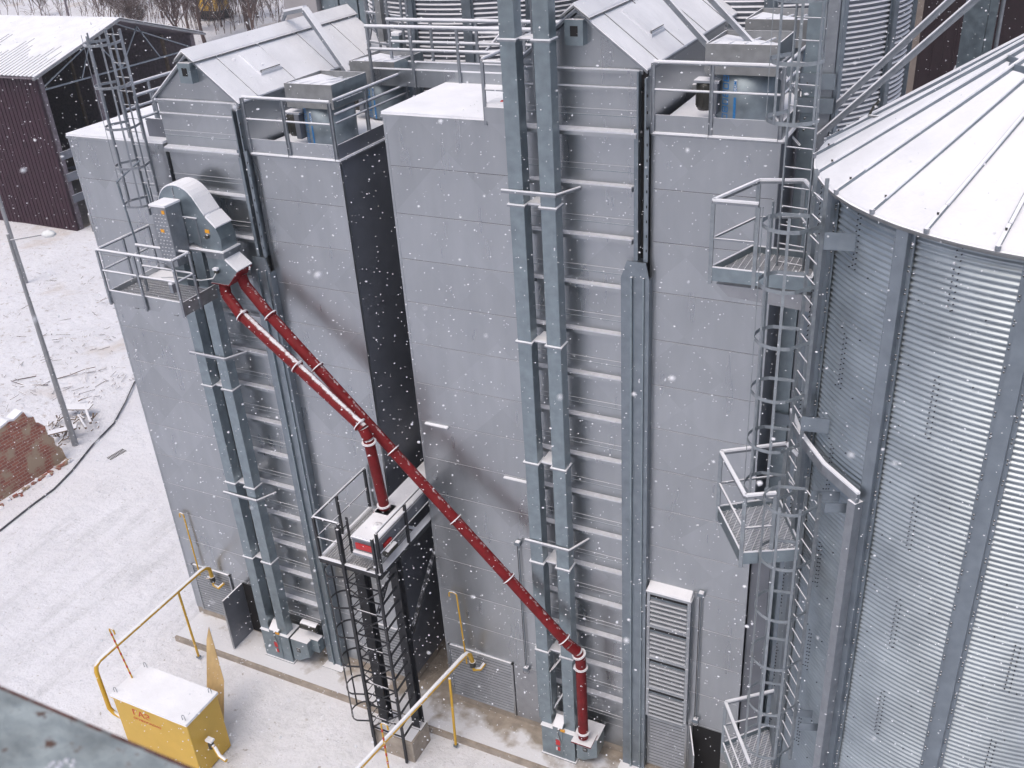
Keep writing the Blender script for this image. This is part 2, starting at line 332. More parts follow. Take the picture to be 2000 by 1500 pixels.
# ================================================================ GRAIN DRYERS
def dryer(x0, c0, c1, x1, H, label, side):
    t = thing('grain_dryer', (x0, 0, 0), label, 'grain dryer', 'galvanised grain dryers standing side by side')
    zb = .0
    WD = 3.3; RD = 4.7; CD = 6.0
    def wing(a, b, depth, lft):
        m_ = MB(); z = H
        while z > zb + .01:
            z0 = max(zb + .25, z - .987)
            m_.box(a + .004, b - .004, 0, .03, z0, z, 'sheet'); z -= 1.0
            if z < .3: break
        m_.box(a + .02, b - .02, .012, .04, zb + .25, H - .01, 'blackns')
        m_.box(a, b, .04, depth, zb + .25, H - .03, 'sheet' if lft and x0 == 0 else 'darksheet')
        m_.box(a + .01, b - .01, .005, depth - .01, zb, zb + .25, 'concrete')
        # corner angles
        m_.box(a - .006, a + .05, -.006, .06, zb + .25, H - .01, 'sheet'); m_.box(b - .05, b + .006, -.006, .06, zb + .25, H - .01, 'sheet')
        return m_.build('wing_casing', t)
    wl = wing(x0, c0 - .06, WD, True); wr = wing(c1 + .14, x1, RD, False)
    # roofs of the wings under snow
    r_ = MB(); r_.box(x0 - .03, c0 - .06, -.035, WD + .03, H - .02, H + .045, 'sheet'); r_.box(x0 - .02, c0 - .07, -.02, WD + .02, H + .045, H + .095, 'snow'); r_.build('wing_roof', t)
    r_ = MB(); r_.box(c1 + .14, x1, .02, RD, H - .02, H + .03, 'sheet'); r_.box(c1 + .15, x1 - .03, .05, RD - .03, H + .03, H + .08, 'snow'); r_.build('wing_deck', t)
    # column between the wings
    E_ = H + 1.06; A_ = H + 1.98; cm = (c0 + c1) / 2
    m_ = MB(); z = H
    while z > .3:
        z0 = max(.25, z - .992); m_.box(c0, c1, .06, .09, z0, z, 'sheet'); z -= 1
    m_.box(c0, c1, .06, .09, H + .008, H + .72, 'sheet'); m_.box(c0, c1, .05, .09, H + .728, E_, 'sheet')
    m_.box(c0, c1, .09, CD, .25, E_ - .01, 'sheet'); m_.box(c0 + .01, c1 - .01, .07, CD - .01, 0, .25, 'concrete')
    m_.prism([(c0, .06, E_), (c1, .06, E_), (cm, .06, A_ - .03)], (0, CD - .06, 0), 'sheet')
    m_.build('column_casing', t)
    # ledges with snow
    led = [(E_ - .015, .08), (H + .74, .06), (H, .24)] + [(H - i, .14) for i in range(1, int(H))]
    for i, (z, d) in enumerate(led):
        l = MB(); xr = c1 - .02 if z > H - 2.5 else c1 - (.14 if z > H - 3.3 else .34)
        if i > 2: xr = c1 - .14 if z > H - 3.3 else c1 - .36
        xl = c0 + .02
        if d > .12:
            l.prism([(xl, .055, z - .07), (xr, .055, z - .07), (xr - .06, .06 - d, z - .07), (xl + .1, .06 - d, z - .07)], (0, 0, .07), 'sheet')
            l.prism([(xl, .055, z), (xr, .055, z), (xr - .06, .06 - d, z), (xl + .1, .06 - d, z)], (0, 0, .03), 'dust')
        else:
            l.box(xl, xr, .06 - d, .055, z - .05, z, 'sheet'); l.box(xl, xr - .01, .06 - d, .055, z, z + .02, 'dust')
        l.build('ledge', t)
    # small stiffening beads between ledges
    b = MB()
    for i in range(int(H) + 1):
        z = H - i + .34
        if z > 1: b.box(c0, c1, .045, .058, z, z + .02, 'sheet'); b.box(c0, c1, .05, .058, z - .10, z - .085, 'casing')
    b.build('bead', t)
    # gable roof
    rf = MB(); nrm = Vector((A_ - E_, 0, cm - c0)).normalized()
    for s in (-1, 1):
        e = c0 - .06 if s < 0 else c1 + .06; ez = E_ - .05
        th = .05
        rf.prism([(e, -.03, ez), (cm, -.03, A_), (cm, -.03, A_ + th), (e, -.03, ez + th)], (0, CD + .06, 0), 'galv')
        rf.prism([(e, -.015, ez + th), (cm, -.015, A_ + th), (cm, -.015, A_ + th + .035), (e, -.015, ez + th + .03)], (0, CD + .03, 0), 'snow')
    rfo = rf.build('gable_roof', t)
    for y in (.62, 2.05, 3.5, 4.9):
        k = MB()
        for s in (-1, 1):
            e = c0 - .05 if s < 0 else c1 + .05
            k.bar((e, y, E_ + .04), (cm, y, A_ + .09), .035, .03, 'dull')
        k.build('seam_strip', rfo)
    k = MB(); k.prism([(cm - .28, -.12, A_ - .10), (cm, -.12, A_ + .10), (cm + .28, -.12, A_ - .10), (cm + .28, -.12, A_ - .07), (cm, -.12, A_ + .13), (cm - .28, -.12, A_ - .07)], (0, CD + .2, 0), 'dull')
    k.prism([(cm - .27, -.11, A_ - .07), (cm, -.11, A_ + .13), (cm + .27, -.11, A_ - .07), (cm + .25, -.11, A_ - .035), (cm, -.11, A_ + .175), (cm - .25, -.11, A_ - .035)], (0, CD + .18, 0), 'snow')
    k.build('ridge_cap', rfo)
    for y in (1.0,):
        h = MB(); q0 = V(c1 - .25, y, 0); 
        def on(u, yy, up=.0):   # u 0 eave .. 1 ridge
            return V(c1 + .06 + (cm - c1 - .06) * u, yy, E_ + .04 + (A_ - E_ + .03) * u + up)
        h.hexa([on(.28, y + .25), on(.28, y + 1.0), on(.72, y + 1.0), on(.72, y + .25), on(.28, y + .25, .05), on(.28, y + 1.0, .05), on(.72, y + 1.0, .05), on(.72, y + .25, .05)], 'snow')
        h.tube(on(.30, y + .28, .09), on(.30, y + .95, .09), .016, 'dull'); h.tube(on(.30, y + .28, .09), on(.30, y + .28, .02), .016, 'dull')
        h.build('roof_hatch', rfo)
    # vent box under the ridge
    v = MB(); vx = cm + .0; v.box(vx - .17, vx + .17, -.14, .06, A_ - .52, A_ - .10, 'casing'); v.box(vx - .065, vx + .075, -.146, -.141, A_ - .37, A_ - .20, 'blackns')
    v.build('vent_box', t)
    # tall channel on the right of the column
    ch = MB(); xc = c1 - .03
    zt = H - 2.35
    ch.box(xc - .05, xc - .02, -.16, .06, zt, E_, 'stiff'); ch.box(xc + .09, xc + .12, -.16, .06, zt, E_ - .1, 'stiff'); ch.box(xc - .02, xc + .09, .0, .05, zt, E_, 'blackns')
    ch.box(xc + .12, xc + .17, -.16, -.13, zt, H + .1, 'stiff'); ch.box(xc - .10, xc - .05, -.16, -.13, zt, H + .1, 'stiff')
    for i in range(14):
        z = zt + .2 + i * .28
        if z < E_ - .2: ch.box(xc + .135, xc + .155, -.166, -.161, z, z + .05, 'blackns')
    # wide lower plate
    ch.prism([(xc - .34, -.2, 0), (xc + .22, -.2, 0), (xc + .22, -.2, zt - .35), (xc + .15, -.2, zt), (xc - .22, -.2, zt), (xc - .34, -.2, zt - .35)], (0, .03, 0), 'stiff')
    ch.box(xc - .34, xc - .31, -.17, .06, 0, zt - .35, 'stiff'); ch.box(xc + .19, xc + .22, -.17, .03, 0, zt - .35, 'stiff')
    ch.box(xc - .14, xc - .10, -.255, -.203, .02, zt - .3, 'casing'); ch.box(xc + .10, xc + .13, -.235, -.203, .02, zt - .3, 'casing')
    ch.box(xc - .40, xc + .26, -.42, -.15, 0, .02, 'galv')
    cho = ch.build('support_channel', t)
    # kick plates and rails round the deck
    kp = MB(); kp.box(c1 + .16, x1, -.012, .008, H + .03, H + .33, 'sheet'); kp.box(c1 + .16, x1 + .05, -.07, -.013, H - .02, H + .012, 'galv'); kp.box(c1 + .18, x1 + .04, -.065, -.016, H + .012, H + .04, 'snow')
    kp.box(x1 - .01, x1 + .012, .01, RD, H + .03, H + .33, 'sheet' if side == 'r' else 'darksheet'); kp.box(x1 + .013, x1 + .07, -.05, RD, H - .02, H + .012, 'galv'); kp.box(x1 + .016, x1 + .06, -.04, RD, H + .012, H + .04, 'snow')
    kp.build('kick_plate', t)
    rl = MB(); rx = x1 - .02; zr = H + 1.2
    rl.rail((c1 + .17, -.03, zr), (rx, -.03, zr), .024); rl.rail((c1 + .17, -.03, H + .75), (rx, -.03, H + .75), .014)
    rl.rail((rx, .1, zr), (rx, 3.0, zr), .024); rl.rail((rx, .1, H + .75), (rx, 3.0, H + .75), .014)
    rl.rail((rx, .1, zr - .28), (rx, 3.0, zr - .28), .02)
    for px, py in ((c1 + .17, -.03), ((c1 + x1) / 2 + .0, -.03), (rx, -.03), (rx, 1.25), (rx, 2.9), (rx, 4.2)):
        rl.box(px - .028, px + .028, py - .022, py + .022, H + .0, zr, 'galv'); rl.box(px - .028, px - .022, py - .05, py - .022, H, zr, 'galv')
    rl.build('guard_rail', t)
    return t
dl = dryer(0, 3.12, 5.45, 7.88, 14.94, 'left grain dryer, nearer the barn, behind the curved elevator head and caged ladder', 'l')
dr = dryer(9.09, 12.05, 14.5, 16.87, 15.94, 'right grain dryer, taller, between the dark gap and the nearest corrugated silo', 'r')
E_R = 17.0

# louvres, doors and details on the dryers (parts of them)
def louvre(parent, x0, x1, z0, z1, n_, name='louvre'):
    m_ = MB(); m_.box(x0, x1, -.010, .0, z0, z1, 'blackns'); 
    for i in range(n_):
        z = z0 + (z1 - z0) * (i + .15) / n_; h = (z1 - z0) / n_
        m_.hexa([(x0 + .02, -.045, z), (x1 - .02, -.045, z), (x1 - .02, -.038, z), (x0 + .02, -.038, z), (x0 + .02, -.018, z + h * .5), (x1 - .02, -.018, z + h * .5), (x1 - .02, -.013, z + h * .5), (x0 + .02, -.013, z + h * .5)], 'slat')
    m_.box(x0 - .03, x0 + .02, -.05, 0, z0, z1 + .03, 'sheet'); m_.box(x1 - .02, x1 + .03, -.05, 0, z0, z1 + .03, 'sheet'); m_.box(x0 - .03, x1 + .03, -.05, 0, z1, z1 + .03, 'sheet')
    return m_.build(name, parent)
louvre(dl, .3, 1.72, .25, 2.0, 18); louvre(dl, 6.55, 7.8, .25, 1.95, 16)
louvre(dr, 9.2, 11.05, .25, 2.03, 18)
louvre(dr, 14.74, 15.68, .1, 1.88, 17)
m_ = MB(); m_.box(11.1, 11.84, -.02, 0, .2, 2.05, 'slat'); m_.box(11.06, 11.09, -.025, 0, .2, 2.05, 'blackns'); m_.build('access_panel', dr)
# projecting shutter bank
m_ = MB(); m_.box(14.74, 15.70, -.17, 0, 1.92, 5.80, 'stiff')
for k in range(4):
    z0 = 1.97 + k * .965
    m_.box(14.72, 15.72, -.20, -.171, z0 + .875, z0 + .955, 'sheet')
    m_.box(14.76, 15.68, -.19, -.172, z0 + .80, z0 + .86, 'blackns')
    for i in range(6):
        z = z0 + .02 + i * .13
        m_.hexa([(14.80, -.225, z), (15.64, -.225, z), (15.64, -.215, z), (14.80, -.215, z), (14.80, -.178, z + .055), (15.64, -.178, z + .055), (15.64, -.173, z + .055), (14.80, -.173, z + .055)], 'slat').box(14.80, 15.64, -.22, -.19, z + .056, z + .062, 'slat')
    m_.box(14.72, 14.79, -.21, -.171, z0, z0 + .87, 'sheet'); m_.box(15.65, 15.72, -.21, -.171, z0, z0 + .87, 'sheet')
m_.box(14.70, 15.74, -.24, 0, 5.80, 5.84, 'sheet'); m_.hexa([(14.71, -.24, 5.84), (15.73, -.24, 5.84), (15.73, 0, 5.84), (14.71, 0, 5.84), (14.73, -.22, 5.88), (15.71, -.22, 5.88), (15.71, 0, 5.97), (14.73, 0, 5.97)], 'snow')
m_.build('shutter_bank', dr)
m_ = MB(); m_.box(15.83, 16.53, -.006, .0, .0, 1.9, 'blackns'); m_.build('doorway', dr)
m_ = MB(); m_.hexa([(15.76, -.04, 0), (16.0, -.5, 0), (16.03, -.5, 0), (15.79, -.04, 0), (15.76, -.04, 1.86), (16.0, -.5, 1.45), (16.03, -.5, 1.45), (15.79, -.04, 1.86)], 'sheet'); m_.build('door', dr)
m_ = MB(); m_.box(2.12, 2.16, -.86, -.01, .03, 1.85, 'darksheet'); m_.box(2.11, 2.17, -.88, -.86, .02, 1.86, 'slat'); m_.box(2.17, 2.75, -.008, 0, .05, 1.86, 'blackns'); m_.build('door', dl)
for x_ in (9.27, 11.23):
    z_ = 8.9 if x_ < 10 else 7.88; m_ = MB(); m_.box(x_, x_ + .6, -.07, 0, z_ - .03, z_, 'sheet'); m_.box(x_, x_ + .6, -.07, -.0, z_, z_ + .03, 'snow'); m_.build('drip_ledge', dr)
# thin bearing rods with hand wheels on the right dryer
for i, (x_, z0, z1) in enumerate(((11.5, 2.1, 6.1), (15.92, 2.15, 6.0))):
    m_ = MB(); m_.tube((x_, -.07, z0), (x_, -.07, z1), .012, 'stiff', 6); m_.tube((x_ - .045, -.05, z0), (x_ - .045, -.05, z1), .008, 'blackns', 6)
    for z in (z0, z1): m_.box(x_ - .09, x_ + .06, -.12, -.0, z - .05, z + .04, 'stiff'); m_.box(x_ - .06, x_ + .04, -.12, -.02, z + .04, z + .06, 'snow')
    m_.lathe((x_, -.1, z0 - .08), [(.07, -.01), (.085, 0), (.07, .01)], 'black', 12)
    m_.build('control_rod', dr)
# slanted ducting down the right hand side of the right dryer
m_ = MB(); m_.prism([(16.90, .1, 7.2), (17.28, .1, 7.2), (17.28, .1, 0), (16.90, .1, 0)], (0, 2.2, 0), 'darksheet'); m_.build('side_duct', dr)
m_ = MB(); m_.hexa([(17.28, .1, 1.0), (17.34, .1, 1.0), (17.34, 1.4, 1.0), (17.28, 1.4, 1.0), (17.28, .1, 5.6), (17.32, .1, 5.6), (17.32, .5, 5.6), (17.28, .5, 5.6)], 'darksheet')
m_.rail((17.4, -.2, .2), (17.32, .3, 4.6), .03); m_.build('slide_gate', dr)

# left wing railings beside the column hood of the left dryer
m_ = MB(); 
for x_, y0, y1, zz in ((2.0, .05, 1.9, 16.15), (2.45, .05, 1.2, 16.0)):
    m_.rail((x_, y0, zz), (x_, y1, zz), .024); m_.rail((x_, y0, zz - .5), (x_, y1, zz - .5), .02)
    for y_ in (y0, (y0 + y1) / 2, y1): m_.box(x_ - .025, x_ + .025, y_ - .02, y_ + .02, 14.98, zz, 'galv')
m_.box(2.35, 3.0, .3, .34, 15.03, 15.45, 'darksheet'); m_.build('guard_rail', dl)
# left wing corner rail of the right dryer
m_ = MB(); m_.rail((11.4, -.02, 17.08), (11.4, 1.3, 17.08), .024); m_.rail((11.4, -.02, 17.04), (12.0, -.02, 17.04), .02); m_.rail((11.4, -.02, 16.55), (12.0, -.02, 16.55), .016)
m_.box(11.37, 11.43, -.045, .0, 15.9, 17.08, 'galv'); m_.box(11.37, 11.43, 1.28, 1.33, 16.0, 17.08, 'galv')
m_.box(11.4, 12.03, -.05, -.02, 15.98, 16.24, 'sheet'); m_.box(11.4, 12.0, -.02, .45, 16.04, 16.3, 'snow')
m_.build('corner_rail', dr)
m_ = MB(); m_.path([(11.43, .2, 16.1), (11.5, .2, 16.25), (11.62, .2, 16.27)], .012, 'redflat'); m_.lathe((11.66, .2, 16.24), [(.05, 0), (.06, .05), (.03, .08)], 'redflat', 10); m_.build('signal_lamp', dr)

# fan units on the decks
def fan(loc, label):
    t = thing('fan_unit', loc, label, 'fan', 'exhaust fan units on the dryer decks'); x, y, z = loc
    m_ = MB(); w_, d_ = .6, .65; zc, zt = z + .88, z + 1.38
    m_.box(x - w_, x + w_, y - d_, y + d_, zc, zc + .02, 'dull')
    m_.box(x - w_, x + w_, y - d_, y - d_ + .02, zc + .02, zt, 'dull'); m_.box(x - w_, x + w_, y + d_ - .02, y + d_, zc + .02, zt, 'dull')
    m_.box(x - w_, x - w_ + .02, y - d_ + .02, y + d_ - .02, zc + .02, zt, 'dull'); m_.box(x + w_ - .02, x + w_, y - d_ + .02, y + d_ - .02, zc + .02, zt, 'casing')
    m_.build('cabinet', t)
    m_ = MB(); m_.prism([(x - w_ + .03, y - d_ + .03, zt - .06), (x + w_ - .03, y - d_ + .03, zt - .06), (x + w_ - .03, y + d_ - .03, zt - .28), (x - w_ + .03, y + d_ - .03, zt - .12)], (0, 0, .05), 'snow')
    for i in range(4):
        xx = x - w_ + .12 + i * .26; m_.bar((xx, y - d_ + .05, zt - .0), (xx, y + d_ - .1, zt - .10), .03, .02, 'snowd')
    m_.build('shutter', t)
    m_ = MB(); 
    for i in range(4): m_.box(x + w_ + .001, x + w_ + .02, y - d_ + .12 + i * .27, y - d_ + .34 + i * .27, zc + .14, zc + .17, 'snow')
    m_.build('slot', t)
    m_ = MB(); m_.lathe((x + .02, y - .05, z + .04), [(.02, .0), (.50, 0), (.56, .05), (.56, .84), (.02, .84)], 'drum', 32); m_.build('fan_housing', t)
    m_ = MB(); m_.box(x - .50, x - .38, y - .62, y - .42, z + .2, z + .72, 'darksheet'); m_.lathe((x - .62, y - .45, z + .22), [(.02, 0), (.13, .02), (.165, .10), (.17, .42), (.16, .5), (.02, .5)], 'motor', 16)
    m_.box(x - .86, x - .70, y - .50, y - .38, z + .52, z + .66, 'dull')
    for i in range(8):
        a = i * math.pi / 4; m_.box(x - .62 + .17 * math.cos(a) - .008, x - .62 + .17 * math.cos(a) + .008, y - .45 + .17 * math.sin(a) - .008, y - .45 + .17 * math.sin(a) + .008, z + .3, z + .66, 'motor')
    m_.box(x - .80, x - .35, y - .62, y - .3, z + .72, z + .76, 'sheet')
    m_.build('motor', t)
    # printed blue marks running up the housing: an upright row of outlined shapes and a bar that ends in small letters
    m_ = MB()
    def cyl(a, z0, z1, wd, k, rr=.564):
        n_ = max(1, int(wd / .03)); 
        for q in range(n_):
            a0 = a + wd * q / n_ / rr; a1 = a + wd * (q + 1) / n_ / rr; c = V(x + .02, y - .05, 0)
            m_.add([c + V(math.sin(a0) * rr, -math.cos(a0) * rr, z0), c + V(math.sin(a1) * rr, -math.cos(a1) * rr, z0), c + V(math.sin(a1) * rr, -math.cos(a1) * rr, z1), c + V(math.sin(a0) * rr, -math.cos(a0) * rr, z1)], [(0, 1, 2, 3)], k)
    A0 = -.62
    for q in range(6):
        zz = z + .10 + q * .13
        cyl(A0, zz, zz + .018, .13, 'blue'); cyl(A0, zz + .085, zz + .10, .13, 'blue'); cyl(A0, zz + .01, zz + .095, .02, 'blue'); cyl(A0 + .11 / .564, zz + .01, zz + .095, .02, 'blue')
        if q % 2: cyl(A0 + .055 / .564, zz + .02, zz + .085, .02, 'blue')
    cyl(A0 + .42, z + .08, z + .50, .045, 'blue'); cyl(A0 + .42, z + .56, z + .80, .05, 'white', .5635)
    m_.build('printed_marking', t)
    a = A0 + .42 + .045
    text_part('lettering', '.COM', t, V(x + .02 + math.sin(a) * .571, y - .05 - math.cos(a) * .571, z + .68), (R(90), R(-90), a), .075, 'blue')
    return t
f1 = fan((7.0, 1.1, 14.99), 'front fan unit on the left dryer deck, box on a drum with a dark motor')
f2 = copy_tree(f1, (7.05, 3.45, 14.99), 'rear fan unit on the left dryer deck, just under the walkway')
f3 = copy_tree(f1, (16.0, 1.15, 15.99), 'front fan unit on the right dryer deck, the box behind the diagonal braces')
f4 = copy_tree(f1, (16.05, 3.6, 15.99), 'rear fan unit on the right dryer deck, its snowy box rising behind another box')

# walkway bridge between the dryers
t = thing('walkway_bridge', (7.2, 2.6, 15.95), 'galvanised walkway bridge with pipe rails joining the tops of the two dryers', 'walkway')
m_ = MB(); m_.box(7.1, 12.0, 2.62, 3.4, 16.0, 16.05, 'galv'); m_.box(7.1, 12.0, 2.65, 3.37, 16.05, 16.09, 'snow'); m_.build('deck', t)
m_ = MB(); m_.box(7.2, 12.0, 2.59, 2.615, 15.9, 16.26, 'sheet'); m_.box(7.2, 12.0, 2.58, 2.62, 16.26, 16.285, 'snow'); m_.build('toe_board', t)
m_ = MB(); m_.box(7.1, 12.0, 3.405, 3.43, 15.9, 16.26, 'sheet'); m_.box(7.1, 12.0, 3.395, 3.435, 16.26, 16.285, 'snow'); m_.build('toe_board', t)
for yy in (2.57, 3.45):
    m_ = MB(); m_.rail((7.15, yy, 17.15), (12.0, yy, 17.15), .028); m_.rail((7.15, yy, 16.68), (12.0, yy, 16.68), .022)
    for x_ in (7.2, 8.3, 9.45, 10.6, 11.7): m_.box(x_ - .03, x_ + .03, yy - .025, yy + .02, 15.9, 17.15, 'galv')
    m_.build('guard_rail', t)
m_ = MB(); m_.rail((9.6, 3.5, 16.5), (9.6, 4.3, 16.75), .022); m_.rail((8.9, 4.3, 16.75), (9.6, 4.3, 16.75), .022); m_.box(8.9, 9.6, 3.46, 4.3, 16.0, 16.05, 'galv'); m_.box(9.57, 9.63, 4.27, 4.33, 16.0, 16.75, 'galv'); m_.build('landing', t)

# snow covered chute beam over the left hood
t = tag(MB().bar((5.05, 3.3, 17.35), (6.2, 3.1, 16.0), .18, .10, 'galv').bar((5.05, 3.3, 17.42), (6.2, 3.1, 16.07), .17, .05, 'snow').bar((4.3, 3.5, 17.25), (5.05, 3.3, 17.38), .12, .08, 'galv').bar((4.3, 3.5, 17.32), (5.05, 3.3, 17.45), .11, .05, 'snow').bar((4.3, 3.5, 17.25), (4.1, 3.5, 16.95), .06, .06, 'galv').build('chute_beam'), 'snow-covered bent steel beam lying over the ridge of the left dryer hood', 'beam')

# ================================================================ BUCKET ELEVATORS
def legs(t, xs_, zt, zb_, flz, y0=-.58, y1=-.27, w_=.30):
    for x_ in xs_:
        m_ = MB(); m_.box(x_, x_ + w_, y0, y1, zb_, zt, 'casing'); m_.box(x_ + w_ - .012, x_ + w_ + .004, y0 - .004, y0 + .012, zb_, zt, 'casing')
        m_.build('elevator_leg', t, .006)
    for z in flz:
        m_ = MB()
        for x_ in xs_:
            m_.box(x_ - .035, x_ + w_ + .035, y0 - .035, y1 + .02, z - .025, z + .01, 'galv'); m_.box(x_ - .034, x_ + w_ + .034, y0 - .034, y1, z + .01, z + .028, 'snow')
        m_.box(xs_[0] + w_ + .036, xs_[1] - .036, y0 + .10, y1 + .25, z - .02, z + .005, 'galv'); m_.box(xs_[0] + w_ + .036, xs_[1] - .036, y0 + .10, y1 + .24, z + .005, z + .04, 'snow')
        m_.build('flange', t)
def bracket(t, x0, x1, y, z, dep):
    m_ = MB(); m_.bar((x0, y, z), (x1, y, z), .04, .05, 'galv'); m_.bar((x0, y, z + .035), (x1, y, z + .035), .04, .02, 'snow')
    m_.bar((x1, y, z), (x1 + .25, y + dep, z), .04, .05, 'galv'); m_.bar((x1, y, z + .035), (x1 + .25, y + dep, z + .035), .04, .02, 'snow'); m_.build('bracket', t)
def boot(t, x0, x1, y0, hop, h=1.0, red=True):
    m_ = MB(); m_.box(x0, x1, y0, -.1, .04, h, 'casing'); m_.box(x0 - .03, x1 + .03, y0 - .03, -.08, .0, .04, 'galv')
    m_.box(x0 - .02, x0 + .34, y0 - .02, y0 + .3, h, h + .02, 'snow'); m_.box(x1 - .34, x1 + .02, y0 - .02, y0 + .3, h, h + .02, 'snow')
    xm = (x0 + x1) / 2
    m_.hexa([(x0 + .32, y0 - .02, .1), (x1 - .32, y0 - .02, .1), (x1 - .32, y0, .1), (x0 + .32, y0, .1), (x0 + .32, y0 - .02, h + .1), (x1 - .32, y0 - .02, h + .1), (x1 - .32, y0 + .25, h + .3), (x0 + .32, y0 + .25, h + .3)], 'casing')
    m_.build('boot', t, .006)
    m_ = MB(); m_.box(xm - .06, xm + .07, y0 - .028, y0 - .021, .30, .72, 'darksheet'); m_.box(xm - .055, xm + .065, y0 - .034, y0 - .029, .5, .68, 'redflat'); m_.box(xm - .01, xm + .06, y0 - .034, y0 - .029, .31, .44, 'redflat'); m_.box(xm - .05, xm - .015, y0 - .034, y0 - .029, .31, .42, 'white'); m_.build('warning_label', t)
    m_ = MB(); m_.box(xm + .08, xm + .20, y0 - .03, y0 - .0, h + .02, h + .09, 'orange'); m_.tube((xm + .04, y0 - .05, h + .06), (xm + .04, y0 + .02, h + .08), .035, 'motor', 10); m_.tube((xm + .0, y0 - .03, .95), (xm + .1, y0 - .04, .6), .012, 'dull'); m_.build('sensor', t)
    # side hopper
    a, b_, hz = hop
    m_ = MB(); m_.prism([(x1 + .031, y0 + .05, hz), (x1 + .031, y0 + .05, .16), (x1 + .2, y0 + .05, .16), (b_, y0 + .05, .42), (b_, y0 + .05, hz)], (0, .48, 0), 'casing'); m_.box(x1 + .05, b_ + .03, y0 + .02, y0 + .56, hz, hz + .03, 'galv')
    m_.build('inlet_hopper', t, .005)
    m_ = MB(); m_.box(x1 + .2, x1 + .32, y0 + .04, y0 + .049, .5, .65, 'motor'); m_.box(x1 + .22, x1 + .30, y0 + .03, y0 + .04, .55, .6, 'dull'); m_.build('latch', t)

# right, twin casings running out of the top of the picture
tr = thing('bucket_elevator', (12.5, -.4, 0), 'tall twin-casing bucket elevator on the right dryer, running up out of view', 'elevator', 'galvanised bucket elevators')
legs(tr, (12.08, 12.72), 22.0, 1.0, (17.55, 14.6, 11.75, 8.85, 6.15, 3.45), -.60, -.30)
bracket(tr, 11.95, 13.06, -.64, 14.86, .55); bracket(tr, 11.98, 13.06, -.64, 6.75, .55)
boot(tr, 12.14, 13.04, -.70, (0, 13.62, 1.05))
m_ = MB(); m_.box(11.99, 12.05, -.5, -.28, 1.0, 3.4, 'casing'); m_.bar((12.42, -.5, 2.8), (12.62, -.2, 3.1), .05, .03, 'galv'); m_.bar((12.42, -.5, 1.5), (12.62, -.2, 1.9), .05, .03, 'galv'); m_.box(12.405, 12.43, -.62, -.3, 1.4, 2.85, 'casing'); m_.build('tension_frame', tr)
m_ = MB(); m_.tube((12.52, -.2, 16.5), (12.52, -.2, 22), .022, 'galv'); m_.tube((12.62, -.2, 16.5), (12.62, -.2, 22), .018, 'galv'); m_.build('conduit', tr)

# left, with its curved head
tl = thing('bucket_elevator', (3.6, -.4, 0), 'shorter bucket elevator on the left dryer with a curved snowy head and red chutes', 'elevator', 'galvanised bucket elevators')
legs(tl, (3.14, 3.78), 13.0, 1.0, (9.05, 6.1, 3.6), -.60, -.30)
bracket(tl, 3.0, 4.12, -.64, 9.95, .5); bracket(tl, 3.0, 4.12, -.64, 5.75, .5)
boot(tl, 3.18, 4.16, -.66, (0, 4.78, .95))
m_ = MB(); m_.box(4.75, 5.05, -.45, -.2, .55, 1.0, 'casing'); m_.tube((4.5, -.35, 1.4), (5.0, -.3, 1.35), .14, 'motor', 14); m_.build('gear_motor', tl)
arc_ = [(3.96 + .60 * math.cos(R(a)), 13.70 + .65 * math.sin(R(a))) for a in range(180, 25, -10)]
prof = [(3.36, 13.1)] + arc_ + [(4.67, 13.72), (4.92, 13.45), (5.0, 13.2), (4.97, 12.93), (4.50, 12.90), (4.05, 13.10)]
m_ = MB(); m_.prism([(x_, -.85, z_) for x_, z_ in prof], (0, .5, 0), 'casing')
top = arc_[1:] + [(4.67, 13.72)]
for (a, b), (c, d) in zip(top[1:], top[2:]):
    m_.hexa([(a, -.87, b), (c, -.87, d), (c, -.33, d), (a, -.33, b), (a, -.86, b + .035), (c, -.86, d + .035), (c, -.34, d + .035), (a, -.34, b + .035)], 'snow')
m_.build('elevator_head', tl, .006)
m_ = MB(); m_.hexa([(4.69, -.87, 13.69), (4.93, -.87, 13.46), (4.93, -.33, 13.46), (4.69, -.33, 13.69), (4.71, -.86, 13.73), (4.95, -.86, 13.49), (4.95, -.34, 13.49), (4.71, -.34, 13.73)], 'snow')
m_.box(3.40, 4.42, -.87, -.33, 13.60, 13.64, 'galv'); m_.box(3.40, 4.44, -.885, -.86, 13.64, 13.66, 'snow'); m_.box(3.9, 5.04, -.90, -.30, 12.86, 12.90, 'galv'); m_.box(3.9, 5.04, -.89, -.31, 12.90, 12.93, 'snow')
m_.box(3.88, 3.91, -.862, -.853, 13.66, 14.3, 'galv'); m_.box(4.38, 4.41, -.862, -.853, 12.95, 13.6, 'galv')
m_.build('head_frame', tl)
m_ = MB(); m_.box(4.60, 4.72, -.862, -.852, 13.32, 13.40, 'orange'); m_.tube((4.64, -.86, 13.24), (4.64, -.90, 13.24), .05, 'motor', 10); m_.build('warning_label', tl)
m_ = MB(); m_.box(4.46, 5.0, -.86, -.34, 12.72, 12.86, 'galv'); m_.prism([(4.47, -.85, 12.72), (4.97, -.85, 12.72), (5.28, -.85, 12.46), (4.96, -.85, 12.10), (4.46, -.85, 12.12)], (0, .5, 0), 'casing')
m_.hexa([(4.99, -.86, 12.71), (5.29, -.86, 12.47), (5.29, -.34, 12.47), (4.99, -.34, 12.71), (5.0, -.85, 12.75), (5.31, -.85, 12.50), (5.31, -.35, 12.50), (5.0, -.35, 12.75)], 'snow')
m_.box(4.44, 4.96, -.86, -.34, 12.085, 12.11, 'red'); m_.build('outlet_spout', tl, .005)
